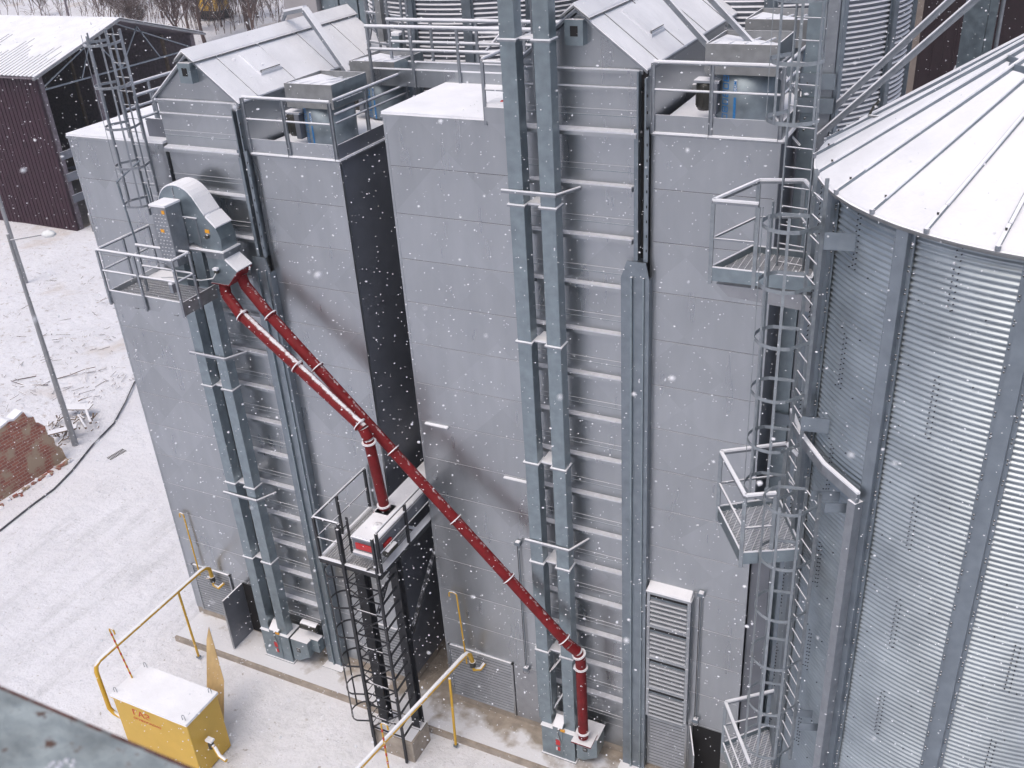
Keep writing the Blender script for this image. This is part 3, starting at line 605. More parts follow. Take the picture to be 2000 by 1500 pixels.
m_ = MB(); m_.tube((4.72, -.86, 12.42), (4.72, -.93, 12.42), .05, 'motor', 10); m_.box(4.66, 4.78, -.95, -.86, 12.47, 12.52, 'snow'); m_.path([(4.72, -.92, 12.40), (4.62, -.95, 12.27), (4.3, -1.0, 12.2), (3.95, -1.3, 12.35), (3.75, -1.62, 12.45)], .014, 'white', 6); m_.build('limit_switch', tl)
m_ = MB(); m_.box(3.62, 4.05, -1.33, -.87, 12.62, 14.0, 'galv'); m_.box(3.60, 4.07, -1.35, -.86, 14.0, 14.05, 'snow')
for i in range(13):
    for j in range(4):
        xx = 3.66 + j * .095 + (i % 2) * .03; zz = 12.8 + i * .085
        m_.box(xx, xx + .045, -1.338, -1.331, zz, zz + .012, 'snow')
m_.build('drive_guard', tl, .005)
m_ = MB(); m_.box(3.93, 4.01, -1.341, -1.332, 13.85, 13.93, 'orange'); m_.box(3.78, 3.88, -1.341, -1.332, 13.42, 13.49, 'orange'); m_.build('warning_label', tl)

# service platform round the left head
def grating(m_, pts, z, dx, dy, k='galv', t_=.008, h=.03):
    x0 = min(p[0] for p in pts); x1 = max(p[0] for p in pts); y0 = min(p[1] for p in pts); y1 = max(p[1] for p in pts)
    n_ = len(pts)
    def clip(a, b):   # keep the piece of a-b inside the convex outline
        t0, t1 = 0., 1.
        ar = sum(pts[i][0] * pts[(i + 1) % n_][1] - pts[(i + 1) % n_][0] * pts[i][1] for i in range(n_)); sg = 1 if ar > 0 else -1
        for i in range(n_):
            p, q = pts[i], pts[(i + 1) % n_]; nx, ny = -(q[1] - p[1]) * sg, (q[0] - p[0]) * sg
            da = (a[0] - p[0]) * nx + (a[1] - p[1]) * ny; db = (b[0] - p[0]) * nx + (b[1] - p[1]) * ny
            if da < 0 and db < 0: return None
            if da < 0: t0 = max(t0, da / (da - db))
            elif db < 0: t1 = min(t1, da / (da - db))
        return (t0, t1) if t1 > t0 + .01 else None
    y = y0 + dy / 2
    while y < y1:
        c = clip((x0, y), (x1, y))
        if c: m_.box(x0 + (x1 - x0) * c[0], x0 + (x1 - x0) * c[1], y - t_ / 2, y + t_ / 2, z - h * .6, z, k)
        y += dy
    x = x0 + dx / 2
    while x < x1:
        c = clip((x, y0), (x, y1))
        if c: m_.box(x - t_ / 2, x + t_ / 2, y0 + (y1 - y0) * c[0], y0 + (y1 - y0) * c[1], z - h, z + .002, k)
        x += dx
    return m_
tp = thing('service_platform', (3.2, -1.7, 11.65), 'small galvanised railed platform hung below the curved elevator head', 'platform', 'galvanised service platforms')
grating(MB(), [(2.1, -1.7), (4.3, -1.7), (4.3, -.65), (2.1, -.65)], 11.82, .035, .11).build('floor_grating', tp)
m_ = MB(); m_.box(2.08, 4.32, -1.73, -1.705, 11.62, 11.95, 'sheet'); m_.box(2.08, 2.105, -1.70, -.1, 11.62, 11.95, 'sheet'); m_.box(4.295, 4.32, -1.70, -.62, 11.62, 11.95, 'dull'); m_.box(2.08, 4.3, -1.735, -1.70, 11.95, 11.965, 'snow')
m_.box(2.7, 2.8, -1.65, -.1, 11.54, 11.62, 'dull'); m_.box(3.9, 4.0, -1.65, -.1, 11.54, 11.62, 'dull'); m_.box(2.1, 3.0, -.66, -.1, 11.8, 11.83, 'galv'); m_.build('toe_board', tp)
m_ = MB()
for z, r_ in ((12.95, .024), (12.45, .018)):
    m_.rail((2.08, -1.75, z), (4.33, -1.75, z), r_); m_.rail((2.07, -1.75, z), (2.07, -.1, z), r_); m_.rail((4.34, -1.75, z), (4.34, -1.25, z), r_); m_.rail((2.75, -1.22, z), (4.34, -1.22, z), r_)
for x_, y_ in ((2.07, -1.75), (3.2, -1.76), (4.33, -1.75), (2.07, -.95), (2.07, -.12), (2.77, -1.22), (4.34, -1.22)): m_.box(x_ - .03, x_ + .03, y_ - .02, y_ + .02, 11.6, 12.95, 'galv')
m_.build('guard_rail', tp)
m_ = MB(); m_.box(4.12, 4.22, -1.80, -1.70, 12.2, 12.4, 'galv'); m_.box(4.12, 4.22, -1.80, -1.70, 12.4, 12.44, 'snow'); m_.build('switch_box', tp)

# ---------------------------------------------------------------- caged ladders
def ladder(name, c, ang, zb_, zt, zc0, zc1, label, k='cage', w_=.42, rad=.37, off=.36, hoop=.9, group='caged ladders', bars=5, rung=.3, flare=0, stw=.05):
    """c = centre of the ladder on plan, ang = direction the cage bulges towards"""
    t = thing(name, (c[0], c[1], zb_), label, 'ladder', group); n_ = V(math.cos(ang), math.sin(ang), 0); s = V(-n_.y, n_.x, 0); c = V(c[0], c[1], 0)
    for sg in (-1, 1):
        m_ = MB(); p = c + s * sg * w_ / 2; m_.bar(p + V(0, 0, zb_), p + V(0, 0, zt), stw, .022, k, up=s); m_.build('stile', t)
    z = zb_ + rung * .6
    while z < zt - .05:
        MB().tube(c - s * w_ / 2 + V(0, 0, z), c + s * w_ / 2 + V(0, 0, z), .012, 'galv' if k == 'cage' else k, 6).build('rung', t); z += rung
    def arc(z, j, N_=14):
        a = -math.pi * .5 + math.pi * j / N_
        r_ = rad; cc = c + n_ * off; return cc + (n_ * math.cos(a) + s * math.sin(a)) * r_ + V(0, 0, z)
    z = zc0
    while z <= zc1 + .01:
        m_ = MB(); pts = [c - s * w_ / 2 + V(0, 0, z)] + [arc(z, j) for j in range(15)] + [c + s * w_ / 2 + V(0, 0, z)]
        for a, b in zip(pts, pts[1:]):
            d = (b - a).normalized(); m_.bar(a - d * .004, b + d * .004, .008, .055, k)
            
        m_.build('hoop', t); z += hoop
    for q in range(bars):
        j = 14 * (q + .5) / bars if bars < 5 else 14 * q / (bars - 1)
        p = arc(0, j); d = (p - (c + n_ * off)).normalized(); m_ = MB(); m_.bar(p + V(0, 0, zc0 - .03), p + V(0, 0, zc1 + .05), .04, .01, k, up=d); m_.build('cage_bar', t)
    return t
ladder('caged_ladder', (2.56, -.22), R(-90), 13.3, 17.5, 13.75, 17.42, 'caged ladder on the left dryer rising above its roof in front of the dark barn', 'galv', bars=5, hoop=.88, stw=.07)
m_ = MB(); m_.tube((2.55, -1.0, 12.7), (2.42, -1.0, 14.35), .025, 'stiff'); m_.tube((2.42, -1.0, 14.35), (2.85, -.6, 14.75), .022, 'stiff'); m_.tube((2.95, -.62, 13.0), (2.85, -.6, 14.2), .02, 'stiff')
tag(m_.build('lifting_arm'), 'thin dark pipe arm standing on the rail of the elevator head platform', 'arm')
# ladder stack beside the silo
SX, SY, SR = 21.326, -1.513, 3.45
def sil(th, r_): return (SX + math.cos(R(th)) * r_, SY + math.sin(R(th)) * r_)
q = sil(210, SR + .27)
ladder('caged_ladder', q, R(210), 10.9, 16.5, 11.6, 16.0, 'caged ladder clamped to the silo wall between the upper and middle platforms', bars=4, hoop=.85)
q2 = sil(222, SR + .32)
ladder('caged_ladder', q2, R(215), 6.6, 12.1, 6.9, 11.95, 'lower caged ladder on the silo wall, left of the pale cable tray', bars=5, hoop=1.0)
ladder('caged_ladder', (17.52, -1.85), R(-100), 14.4, 21.5, 16.9, 21.0, 'topmost caged ladder rising from the upper platform past the diagonal braces', bars=4, hoop=.8)

# platforms on the silo
def polyplat(name, pts, z, rails, label, post_h=1.2, skirt=.22, grat=True, k='casing'):
    t = thing(name, (pts[0][0], pts[0][1], z), label, 'platform', 'galvanised service platforms')
    grating(MB(), pts, z + .06, .10, .04, 'galv').build('floor_grating', t)
    m_ = MB(); n_ = len(pts)
    for i in range(n_):
        p, q_ = pts[i], pts[(i + 1) % n_]; m_.bar((*p, z + .05), (*q_, z + .05), .02, skirt, k); m_.bar((*p, z + .05 + skirt / 2 + .008), (*q_, z + .05 + skirt / 2 + .008), .025, .016, 'snow')
    m_.build('edge_beam', t)
    m_ = MB()
    for (p, q_) in rails:
        m_.bar((*p, z + post_h), (*q_, z + post_h), .05, .04, 'galv'); m_.bar((*p, z + post_h + .035), (*q_, z + post_h + .035), .05, .035, 'snow')
        m_.bar((*p, z + post_h * .52), (*q_, z + post_h * .52), .03, .03, 'galv')
    for e in {e for r_ in rails for e in r_}: m_.box(e[0] - .03, e[0] + .03, e[1] - .02, e[1] + .02, z - .12, z + post_h - .021, 'cage')
    m_.build('guard_rail', t); return t
polyplat('service_platform', [(16.43, -2.42), (17.95, -2.38), (17.88, -1.4), (16.82, -1.35)], 14.45, [((16.43, -2.42), (16.84, -1.3)), ((16.84, -1.3), (17.5, -1.12)), ((16.43, -2.42), (17.1, -2.4)), ((17.5, -1.12), (17.93, -2.0))], 'upper silo platform with snowy rails, level with the silo eaves')
tag(MB().hexa([(16.7, -2.30, 14.1), (17.95, -2.30, 14.02), (17.95, -1.5, 14.02), (16.7, -1.5, 14.1), (16.5, -2.32, 14.30), (17.95, -2.32, 14.30), (17.95, -1.4, 14.30), (16.5, -1.4, 14.30)], 'slat').build('support_plate'), 'pale steel support plate under the upper silo platform', 'plate')
polyplat('service_platform', [(16.95, -3.25), (17.6, -4.28), (18.42, -3.85), (17.8, -2.65)], 10.62, [((16.95, -3.25), (17.6, -4.28)), ((17.6, -4.28), (18.0, -4.05)), ((16.95, -3.25), (17.85, -2.65)), ((17.85, -2.65), (18.1, -2.95))], 'middle silo platform with open mesh floor and a pointed front corner')
polyplat('service_platform', [(17.25, -3.1), (18.0, -4.3), (18.6, -3.9), (18.0, -2.3)], 5.05, [((17.25, -3.1), (18.0, -4.3)), ((17.25, -3.1), (18.1, -2.4)), ((18.1, -2.4), (18.25, -2.7))], 'lowest silo platform, cut off by the bottom edge of the photo')

# ================================================================ SILOS
def make_silo(c, zt, label, thin=1):
    cx, cy = c; t = thing('silo', (cx, cy, 0), label, 'silo', 'corrugated steel grain silos')
    RH = .886; nr = int(math.ceil(zt / RH)); m_ = MB(); wv = 11 if thin else 8; NS = 112; prof = []
    z = zt
    for ring in range(nr):
        for k in range(wv * 6):
            zz = zt - ring * RH - k * RH / (wv * 6)
            if zz < 0: break
            prof.append((SR + (.0165 if thin else .027) * math.cos(k * 2 * math.pi / 6), zz))
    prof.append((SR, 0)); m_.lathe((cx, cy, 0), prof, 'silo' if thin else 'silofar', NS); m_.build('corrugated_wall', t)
    m_ = MB()
    for i in range(14):
        th = R(207.5 + 1.2 + i * 360 / 14); d = V(math.cos(th), math.sin(th), 0); s = V(-d.y, d.x, 0); c0 = V(cx, cy, 0)
        w_ = .085
        for sg in (-1, 1):
            p = c0 + d * (SR + .028) + s * sg * (w_ + .03); m_.bar(p + V(0, 0, 0), p + V(0, 0, zt - .03), .022, .065, 'stiff', up=s)
            p = c0 + d * (SR + .062) + s * sg * w_; m_.bar(p, p + V(0, 0, zt - .05), .07, .010, 'stiff', up=s)
        p = c0 + d * (SR + .096); m_.bar(p, p + V(0, 0, zt - .04), .008, .17, 'stiff', up=s)
        if 190 < (207.5 + i * 360 / 14) % 360 < 300 and thin == 1:
            z = zt - .2
            while z > 4:
                for sg in (-1, 1):
                    for dz in (0, .06): 
                        p = c0 + d * (SR + .036) + s * sg * (w_ + .035) + V(0, 0, z - dz); m_.tube(p, p + d * .02, .011, 'motor', 6)
                z -= .3
    m_.build('stiffener', t)
    if thin == 1:
        m_ = MB(); c0 = V(cx, cy, 0)
        for i in range(-1, 5):
            th = R(207.5 + 12.9 + i * 25.71)
            if not 190 < math.degrees(th) < 300: continue
            for ring in range(13):
                off = 0 if ring % 2 == 0 else R(9)
                for k in range(11):
                    for q_ in (-1, 1):
                        a = th + off + q_ * .009; z = zt - ring * RH - .06 - k * .078 - (q_ > 0) * .035
                        if ring % 2: continue
                        p = c0 + V(math.cos(a) * (SR + .015), math.sin(a) * (SR + .015), z); m_.tube(p, p + V(math.cos(a), math.sin(a), 0) * .016, .009, 'bolt', 6)
        for ring in range(1, 14):
            for k in range(0, 15):
                a = R(198 + k * 6.9); z = zt - ring * RH; p = c0 + V(math.cos(a) * (SR + .015), math.sin(a) * (SR + .015), z); m_.tube(p, p + V(math.cos(a), math.sin(a), 0) * .018, .009, 'bolt', 5)
        m_.build('bolts', t)
    # roof
    RE = 3.60; ze = zt + .0; za = zt + 2.24; m_ = MB(); NR = 27
    m_.lathe((cx, cy, 0), [(RE, ze), (.35, za - .2), (.35, za - .05), (.02, za + .1)], 'dull', 54, smooth=False)
    m_.lathe((cx, cy, 0), [(RE - .02, ze + .003), (RE - .03, ze + .05), (.36, za - .14)], 'snow', 108)
    m_.lathe((cx, cy, 0), [(RE, ze), (RE - .01, ze - .05), (SR - .05, ze - .02)], 'dull', 54)
    ro = m_.build('roof', t)
    for i in range(NR):
        th = R(186.745 + i * 360 / NR); d = V(math.cos(th), math.sin(th), 0); c0 = V(cx, cy, 0); s = V(-d.y, d.x, 0)
        a = c0 + d * (RE + .01) + V(0, 0, ze + .035); b = c0 + d * .42 + V(0, 0, za - .135)
        m_ = MB(); m_.bar(a, b, .042, .06, 'stiff')
        a2 = a + (b - a) * (.05 + .10 * random.random()); up = V(0, 0, .036); m_.bar(a2 + up + s * .008, b + up + s * .008, .036, .022, 'snow')
        m_.bar(a + V(0, 0, .032), a2 + V(0, 0, .032), .04, .008, 'galv')
        m_.tube(a - V(0, 0, .02) - d * .02, a + V(0, 0, .03) + (b - a).normalized() * .02, .035, 'galv', 6); q_ = a + (b - a) * .06 + V(0, 0, .04); m_.tube(q_, q_ + V(0, 0, .03), .014, 'motor', 6); m_.build('roof_rib', ro)
    if thin == 1:
        for th, u in ((206, .62), (217, .60)):
            m_ = MB(); d = V(math.cos(R(th)), math.sin(R(th)), 0); s = V(-d.y, d.x, 0); p = V(cx, cy, 0) + d * RE * (1 - u) + V(0, 0, ze + (za - ze) * u + .09)
            m_.bar(p - s * .17, p + s * .17, .03, .08, 'stiff'); m_.build('snow_guard', ro)
    return t
s0 = make_silo((SX, SY), 16.27, 'nearest corrugated silo with a snow-covered cone roof, filling the right side')
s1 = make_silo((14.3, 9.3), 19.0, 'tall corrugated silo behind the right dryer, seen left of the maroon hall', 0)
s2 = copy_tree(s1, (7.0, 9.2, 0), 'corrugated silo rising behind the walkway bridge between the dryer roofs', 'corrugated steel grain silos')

# roof twig and eave lug on the near silo
m_ = MB(); m_.path([(18.35, -1.25, 16.75), (18.40, -1.27, 16.88), (18.47, -1.26, 16.98)], .018, 'motor'); m_.path([(18.35, -1.25, 16.75), (18.55, -1.5, 16.80), (18.7, -1.55, 16.88)], .02, 'dull')
tag(m_.build('roof_bracket'), 'small dark bracket with a bent strap lying near the eave of the snowy silo roof', 'bracket')

# cable tray on the silo wall
t = thing('cable_tray', (*sil(232, SR + .1), 6), 'pale flat cable tray running down the near silo wall with a snowy bent top arm', 'cable tray')
m_ = MB(); p = V(*sil(233, SR + .17), 0); dd = V(math.cos(R(233)), math.sin(R(233)), 0)
m_.bar(p + V(0, 0, 4.5), p + V(0, 0, 12.25), .16, .14, 'galv', up=(-dd.y, dd.x, 0)); m_.build('upright', t)
m_ = MB(); arcp = [V(*sil(a, SR + .2), 12.33 + (233 - a) * .004) for a in (234, 222, 210, 200)]
for a, b in zip(arcp, arcp[1:]): m_.bar(a, b, .05, .16, 'galv'); m_.bar(a + V(0, 0, .095), b + V(0, 0, .095), .055, .03, 'snow')
m_.build('bent_arm', t)
for z in (12.0, 7.6):
    for a0 in (226, 231): p0 = V(*sil(a0, SR + .05), z); p1 = V(*sil(a0 - 3, SR + .40), z); MB().bar(p0, p1, .012, .16, 'stiff').build('wall_bracket', t)
for a0, z, lab in ((216, 15.75, 'flat steel ladder bracket right under the eave of the near silo'), (214, 12.9, 'flat steel ladder bracket on the silo wall, halfway between the upper and middle platforms')):
    tag(MB().bar(V(*sil(a0 + 4, SR + .02), z), V(*sil(a0 + 1, SR + .36), z), .012, .24, 'stiff').build('ladder_bracket'), lab, 'bracket', 'ladder brackets on the silo wall')

# square elevator column between dryer and silo
t = thing('support_column', (17.5, 1.2, 0), 'heavy square galvanised column between the right dryer and the near silo', 'column')
m_ = MB(); m_.box(16.95, 17.22, 1.0, 1.34, 0, 22, 'casing'); m_.box(17.225, 17.45, 1.02, 1.3, 0, 22, 'galv'); m_.box(17.455, 17.52, 1.05, 1.1, 0, 22, 'stiff'); m_.box(17.24, 17.60, .70, .98, 0, 9.5, 'casing'); m_.build('post', t, .01)
m_ = MB(); 
for z in (16.2, 16.6, 13.4, 10.0): m_.box(16.92, 17.5, .92, .995, z, z + .25, 'stiff')
for i in range(10): m_.tube((17.05 + (i % 2) * .15, .98, 15.9 + i * .1), (17.05 + (i % 2) * .15, .91, 15.9 + i * .1), .015, 'motor', 6)
m_.build('joint_plate', t)
def brace(p, q_, label, w_=.09, h=.09):
    m_ = MB(); m_.bar(p, q_, w_, .02, 'galv'); d = (V(*q_) - V(*p)).normalized(); up = V(0, 0, 1) - d * d.z; up.normalize()
    m_.bar(V(*p) - up * h / 2, V(*q_) - up * h / 2, .015, h, 'galv'); m_.bar(V(*p) + up * .02, V(*q_) + up * .02, w_ * .5, .018, 'snow')
    tag(m_.build('diagonal_brace'), label, 'brace', 'steel braces running to the square column')
brace((14.0, .95, 18.6), (17.0, .95, 15.62), 'diagonal brace crossing in front of the right fan box, lower of the pair', .08, .085)
brace((14.6, .95, 18.75), (16.9, .95, 16.55), 'diagonal brace crossing the right dryer fans, upper of the pair', .08, .085)
brace((17.3, .9, 15.85), (20.6, .9, 19.3), 'lower twin brace rising right from the square column over the silo roof', .07, .085)
brace((17.3, 1.1, 16.1), (20.4, 1.1, 19.5), 'upper twin brace rising right from the square column over the silo roof', .07, .085)

# ================================================================ RED CHUTES
def flange_ring(m_, p, d, r_, k='red'):
    p = V(*p); d = V(*d).normalized(); m_.path([p - d * .03, p + d * .03], r_ + .035, k, 16); m_.path([p - d * .012 + V(0, 0, .012), p + d * .012 + V(0, 0, .012)], r_ + .045, 'snow', 16)
def chute(name, label, pts, fl, r_=.125, snow=True):
    t = thing(name, pts[0], label, 'chute', 'red painted grain chutes'); k = 'red'
    prev = None
    for a, b in zip(pts, pts[1:]):
        m_ = MB(); m_.tube(a, b, r_, k, 20); m_.build('pipe', t)
    for (i, u) in fl:
        a, b = V(*pts[i]), V(*pts[i + 1]); m_ = MB(); flange_ring(m_, a + (b - a) * u, b - a, r_); m_.build('flange', t)
    return t
c1_ = chute('grain_chute', 'long red snow-dusted chute running from the elevator head down to the right elevator boot', [(5.05, -.5, 12.22), (5.13, -.52, 12.0), (5.72, -.62, 11.45), (13.1, -.95, 4.28), (13.28, -.88, 4.08), (13.33, -.82, 3.85), (13.33, -.80, 1.2)], [(2, .01), (2, .165), (2, .415), (2, .622), (2, .80), (2, .985), (4, .5), (5, .12), (5, .93)])
MB().box(13.08, 13.6, -1.0, -.55, 1.10, 1.14, 'red').build('base_plate', c1_); MB().hexa([(4.965, -.86, 12.08), (5.30, -.86, 12.45), (5.30, -.34, 12.45), (4.965, -.34, 12.08), (4.945, -.86, 12.095), (5.285, -.86, 12.465), (5.285, -.34, 12.465), (4.945, -.34, 12.095)], 'red').build('base_plate', c1_)
c2_ = chute('grain_chute', 'short red chute dropping from the elevator head to the black conveyor tower', [(4.66, -.68, 12.06), (4.72, -.75, 11.8), (5.1, -.84, 11.42), (8.35, -1.16, 9.22), (8.46, -1.18, 8.98), (8.5, -1.0, 6.95)], [(2, .02), (2, .47), (2, .97), (4, .05), (4, .95)])
m_ = MB(); m_.box(8.3, 8.7, -1.2, -.8, 6.90, 6.93, 'red'); m_.build('base_plate', c2_)

# ================================================================ BLACK CONVEYOR TOWER
t = thing('conveyor', (8.6, -1, 6.5), 'enclosed conveyor with snowy lid and red end plate entering the gap between the dryers', 'conveyor')
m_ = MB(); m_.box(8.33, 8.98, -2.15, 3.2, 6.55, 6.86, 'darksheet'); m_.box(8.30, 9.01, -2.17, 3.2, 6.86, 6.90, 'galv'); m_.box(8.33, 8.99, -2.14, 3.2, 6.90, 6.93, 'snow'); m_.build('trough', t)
m_ = MB(); m_.box(8.42, 8.90, -2.18, -2.155, 6.60, 6.76, 'redflat'); m_.box(8.36, 8.95, -2.24, -2.16, 6.45, 6.52, 'galv'); m_.box(8.36, 8.95, -2.24, -2.16, 6.52, 6.54, 'snow'); m_.build('end_plate', t)
m_ = MB(); m_.lathe((8.72, -1.65, 6.93), [(.11, 0), (.11, .05), (.02, .055)], 'snow', 20); m_.build('inspection_cap', t)
m_ = MB(); m_.box(8.985, 9.03, -1.9, -1.6, 6.58, 6.68, 'redflat'); m_.tube((9.1, -2.0, 6.5), (9.1, -1.6, 6.5), .09, 'motor', 14); m_.build('drive', t)

t = thing('support_tower', (8.55, -1.8, 0), 'black painted steel tower carrying the conveyor platform in front of the gap', 'tower')
for x_, y_ in ((8.15, -1.75), (8.98, -1.55)):
    m_ = MB(); m_.box(x_ - .11, x_ + .11, y_ - .12, y_ - .10, .5, 6.0, 'black'); m_.box(x_ - .11, x_ + .11, y_ + .10, y_ + .12, .5, 6.0, 'black'); m_.box(x_ - .01, x_ + .01, y_ - .10, y_ + .10, .5, 6.0, 'black'); m_.box(x_ - .17, x_ + .17, y_ - .17, y_ + .17, .5, .53, 'black'); m_.build('column', t)
for x_ in (8.05, 8.98):
    m_ = MB(); m_.box(x_ - .03, x_ + .03, -2.30, -2.24, -.15, 7.1, 'black'); m_.build('front_post', t)
m_ = MB(); z = .75; i = 0
while z < 5.9:
    m_.bar((8.05, -2.25, z), (8.98, -2.25, z), .03, .03, 'blackbar'); (m_.bar((8.2, -2.25, z + .018), (8.75, -2.25, z + .018), .016, .006, 'snowd') if i % 3 == 1 else None)
    m_.bar((8.98, -2.25, z), (9.0, -1.65, z + .1), .04, .04, 'blackbar'); 
    if i % 2 == 0: m_.bar((8.05, -2.25, z), (8.98, -2.25, z + .8), .03, .03, 'blackbar')
    z += .4; i += 1
m_.build('bracing', t)
m_ = MB(); m_.bar((9.0, -1.5, 3.3), (9.03, 1.0, 6.0), .09, .09, 'black'); m_.bar((8.2, -1.5, 4.0), (8.2, .4, 6.0), .07, .07, 'black'); m_.build('knee_brace', t)
m_ = MB(); m_.box(8.92, 9.06, -2.2, 1.3, 5.93, 6.07, 'black'); m_.box(8.90, 9.07, -2.2, 1.3, 6.07, 6.10, 'snow'); m_.box(7.34, 9.06, -2.25, -2.18, 5.93, 6.07, 'black'); m_.box(7.34, 9.06, -2.27, -2.20, 6.07, 6.10, 'snow'); m_.box(7.34, 7.42, -2.2, -.1, 5.95, 6.07, 'black'); m_.box(7.34, 7.40, -2.2, -.1, 6.07, 6.095, 'snow'); m_.box(7.95, 8.05, -2.2, 1.3, 5.93, 6.07, 'black'); m_.box(7.95, 9.0, .9, .97, 5.95, 6.07, 'black'); m_.box(7.95, 9.0, -.5, -.42, 5.95, 6.07, 'black'); m_.box(7.95, 9.0, -.5, -.42, 6.07, 6.09, 'snow'); m_.build('platform_frame', t)
grating(MB(), [(7.42, -2.18), (8.95, -2.18), (8.95, -.6), (7.42, -.12)], 6.08, .07, .035, 'dull', .007).build('floor_grating', t)
m_ = MB(); zr = 7.22
m_.rail((7.36, -2.22, zr), (7.36, -.08, zr), .022, 'black'); m_.rail((7.36, -2.22, zr), (8.05, -2.22, zr), .022, 'black'); m_.rail((7.36, -2.22, 6.65), (7.36, -.08, 6.65), .012, 'black'); m_.rail((7.36, -2.22, 6.65), (8.05, -2.22, 6.65), .012, 'black')
m_.rail((9.06, -2.2, zr), (9.06, 1.3, zr), .022, 'black'); m_.rail((9.06, -2.2, zr - .22), (9.06, 1.3, zr - .22), .02, 'black'); m_.rail((9.06, -2.2, 6.6), (9.06, 1.3, 6.6), .014, 'black')
for x_, y_ in ((7.36, -2.22), (7.36, -1.3), (7.36, -.1), (8.05, -2.22), (9.06, -2.2), (9.06, -1.0), (9.06, .3), (9.06, 1.3)): m_.box(x_ - .03, x_ + .03, y_ - .03, y_ + .03, 6.0, zr, 'black')
m_.build('guard_rail', t)
ladder('caged_ladder', (7.98, -2.02), R(180), .3, 7.1, .9, 5.7, 'black caged ladder climbing the left side of the conveyor tower', 'blackbar', w_=.42, rad=.33, off=.33, hoop=.95, bars=4, rung=.28, stw=.06)
tag(MB().hexa([(7.93, -2.18, -.3), (9.17, -2.18, -.3), (9.17, -1.36, -.3), (7.93, -1.36, -.3), (7.95, -2.17, .5), (9.15, -2.17, .5), (9.15, -1.37, .5), (7.95, -1.37, .5)], 'concrete').box(8.0, 9.1, -2.12, -1.42, .5, .515, 'snow').build('foundation_block', None, .02), 'brown concrete foundation block with snow on top, under the black tower', 'concrete block')

# ================================================================ GAS INSTALLATION
t = thing('gas_cabinet', (3.0, -4.25, 0), 'yellow gas cabinet with thick snow on its roof and red stencilled letters', 'cabinet')
m_ = MB(); m_.box(1.80, 4.33, -4.79, -3.66, -.15, 1.72, 'yellowbox'); m_.build('body', t, .012)
m_ = MB(); m_.box(1.76, 4.37, -4.83, -3.63, 1.72, 1.77, 'yellowbox'); m_.box(1.765, 4.365, -4.825, -3.635, 1.77, 1.83, 'snow'); m_.build('lid', t, .01)
text_part('lettering', 'ГАЗ', t, (2.72, -4.793, 1.44), (R(90), 0, 0), .27, 'redtext', .002, 1.25)
text_part('lettering', 'ОГНЕОПАСНО', t, (2.86, -4.793, 1.22), (R(90), 0, 0), .10, 'redtext', .002, 1.35)
m_ = MB()
for x_, y_ in ((1.86, -4.7), (4.2, -4.72), (1.95, -3.72), (4.2, -3.75)):
    m_.path([(x_ - .04, y_, 1.80), (x_ - .04, y_, 1.93), (x_ - .02, y_ + .01, 1.99), (x_ + .03, y_ + .01, 1.99), (x_ + .06, y_, 1.93), (x_ + .06, y_, 1.85)], .009, 'stiff', 6)
m_.build('lifting_eye', t)
m_ = MB(); m_.tube((4.33, -4.35, .75), (4.65, -4.42, .75), .05, 'yellow'); m_.tube((4.52, -4.40, .66), (4.52, -4.40, .9), .075, 'motor', 12); m_.box(4.42, 4.62, -4.47, -4.33, .9, .96, 'snow'); m_.tube((4.65, -4.42, .75), (4.85, -4.5, .6), .055, 'yellow'); m_.tube((4.85, -4.5, .6), (5.1, -4.55, .6), .05, 'yellow'); m_.build('valve', t)
def gaspipe(name, pts, posts, label, r_=.055):
    t = thing(name, pts[0], label, 'gas pipe', 'yellow gas pipes'); m_ = MB(); m_.path(pts, r_, 'yellow', 12); m_.build('pipe', t)
    for (a, b) in posts: m_ = MB(); m_.tube(a, b, .035, 'yellow', 8); m_.box(a[0] - .05, a[0] + .05, a[1] - .05, a[1] + .05, a[2], a[2] + .06, 'stiff'); m_.build('post', t)
    return t
t = gaspipe('gas_pipe', [(1.72, -4.5, .62), (1.45, -4.55, .62), (1.28, -4.57, .70), (1.2, -4.6, .88), (1.2, -4.6, 2.2), (1.2, -4.55, 2.36), (1.2, -4.42, 2.43), (1.2, -.55, 2.43), (1.2, -.36, 2.40), (1.2, -.22, 2.25), (1.2, -.2, 1.95)], [((1.28, -1.48, -.1), (1.22, -1.5, 2.4))], 'left yellow gas pipe from the cabinet up and over to the left dryer', .06)
m_ = MB(); m_.tube((1.2, -.2, 1.95), (1.2, -.2, 1.78), .085, 'motor', 14); m_.path([(1.2, -.2, 1.78), (1.22, -.22, 1.65), (1.42, -.24, 1.62), (1.55, -.12, 1.75)], .05, 'yellow'); m_.tube((1.0, -.25, 1.86), (1.2, -.22, 1.88), .012, 'yellow'); m_.build('valve', t)
t = gaspipe('gas_pipe', [(8.75, -4.6, 1.4), (10.0, -.62, 2.45), (10.02, -.5, 2.44), (10.04, -.38, 2.3), (10.04, -.3, 2.0)], [((9.92, -1.34, -.1), (9.95, -1.3, 2.3))], 'right yellow gas pipe with snow along it, sloping up to the right dryer', .06)
t.children[0].name = 'pipe'
m_ = MB(); m_.path([(8.75, -4.6, 1.445), (10.0, -.62, 2.495)], .045, 'snow', 8); m_.build('snow_cover', t)
m_ = MB(); m_.tube((10.04, -.3, 2.0), (10.04, -.3, 1.84), .085, 'motor', 14); m_.path([(10.04, -.3, 1.84), (10.06, -.3, 1.72), (10.2, -.2, 1.7), (10.25, -.05, 1.78)], .05, 'yellow'); m_.build('valve', t)
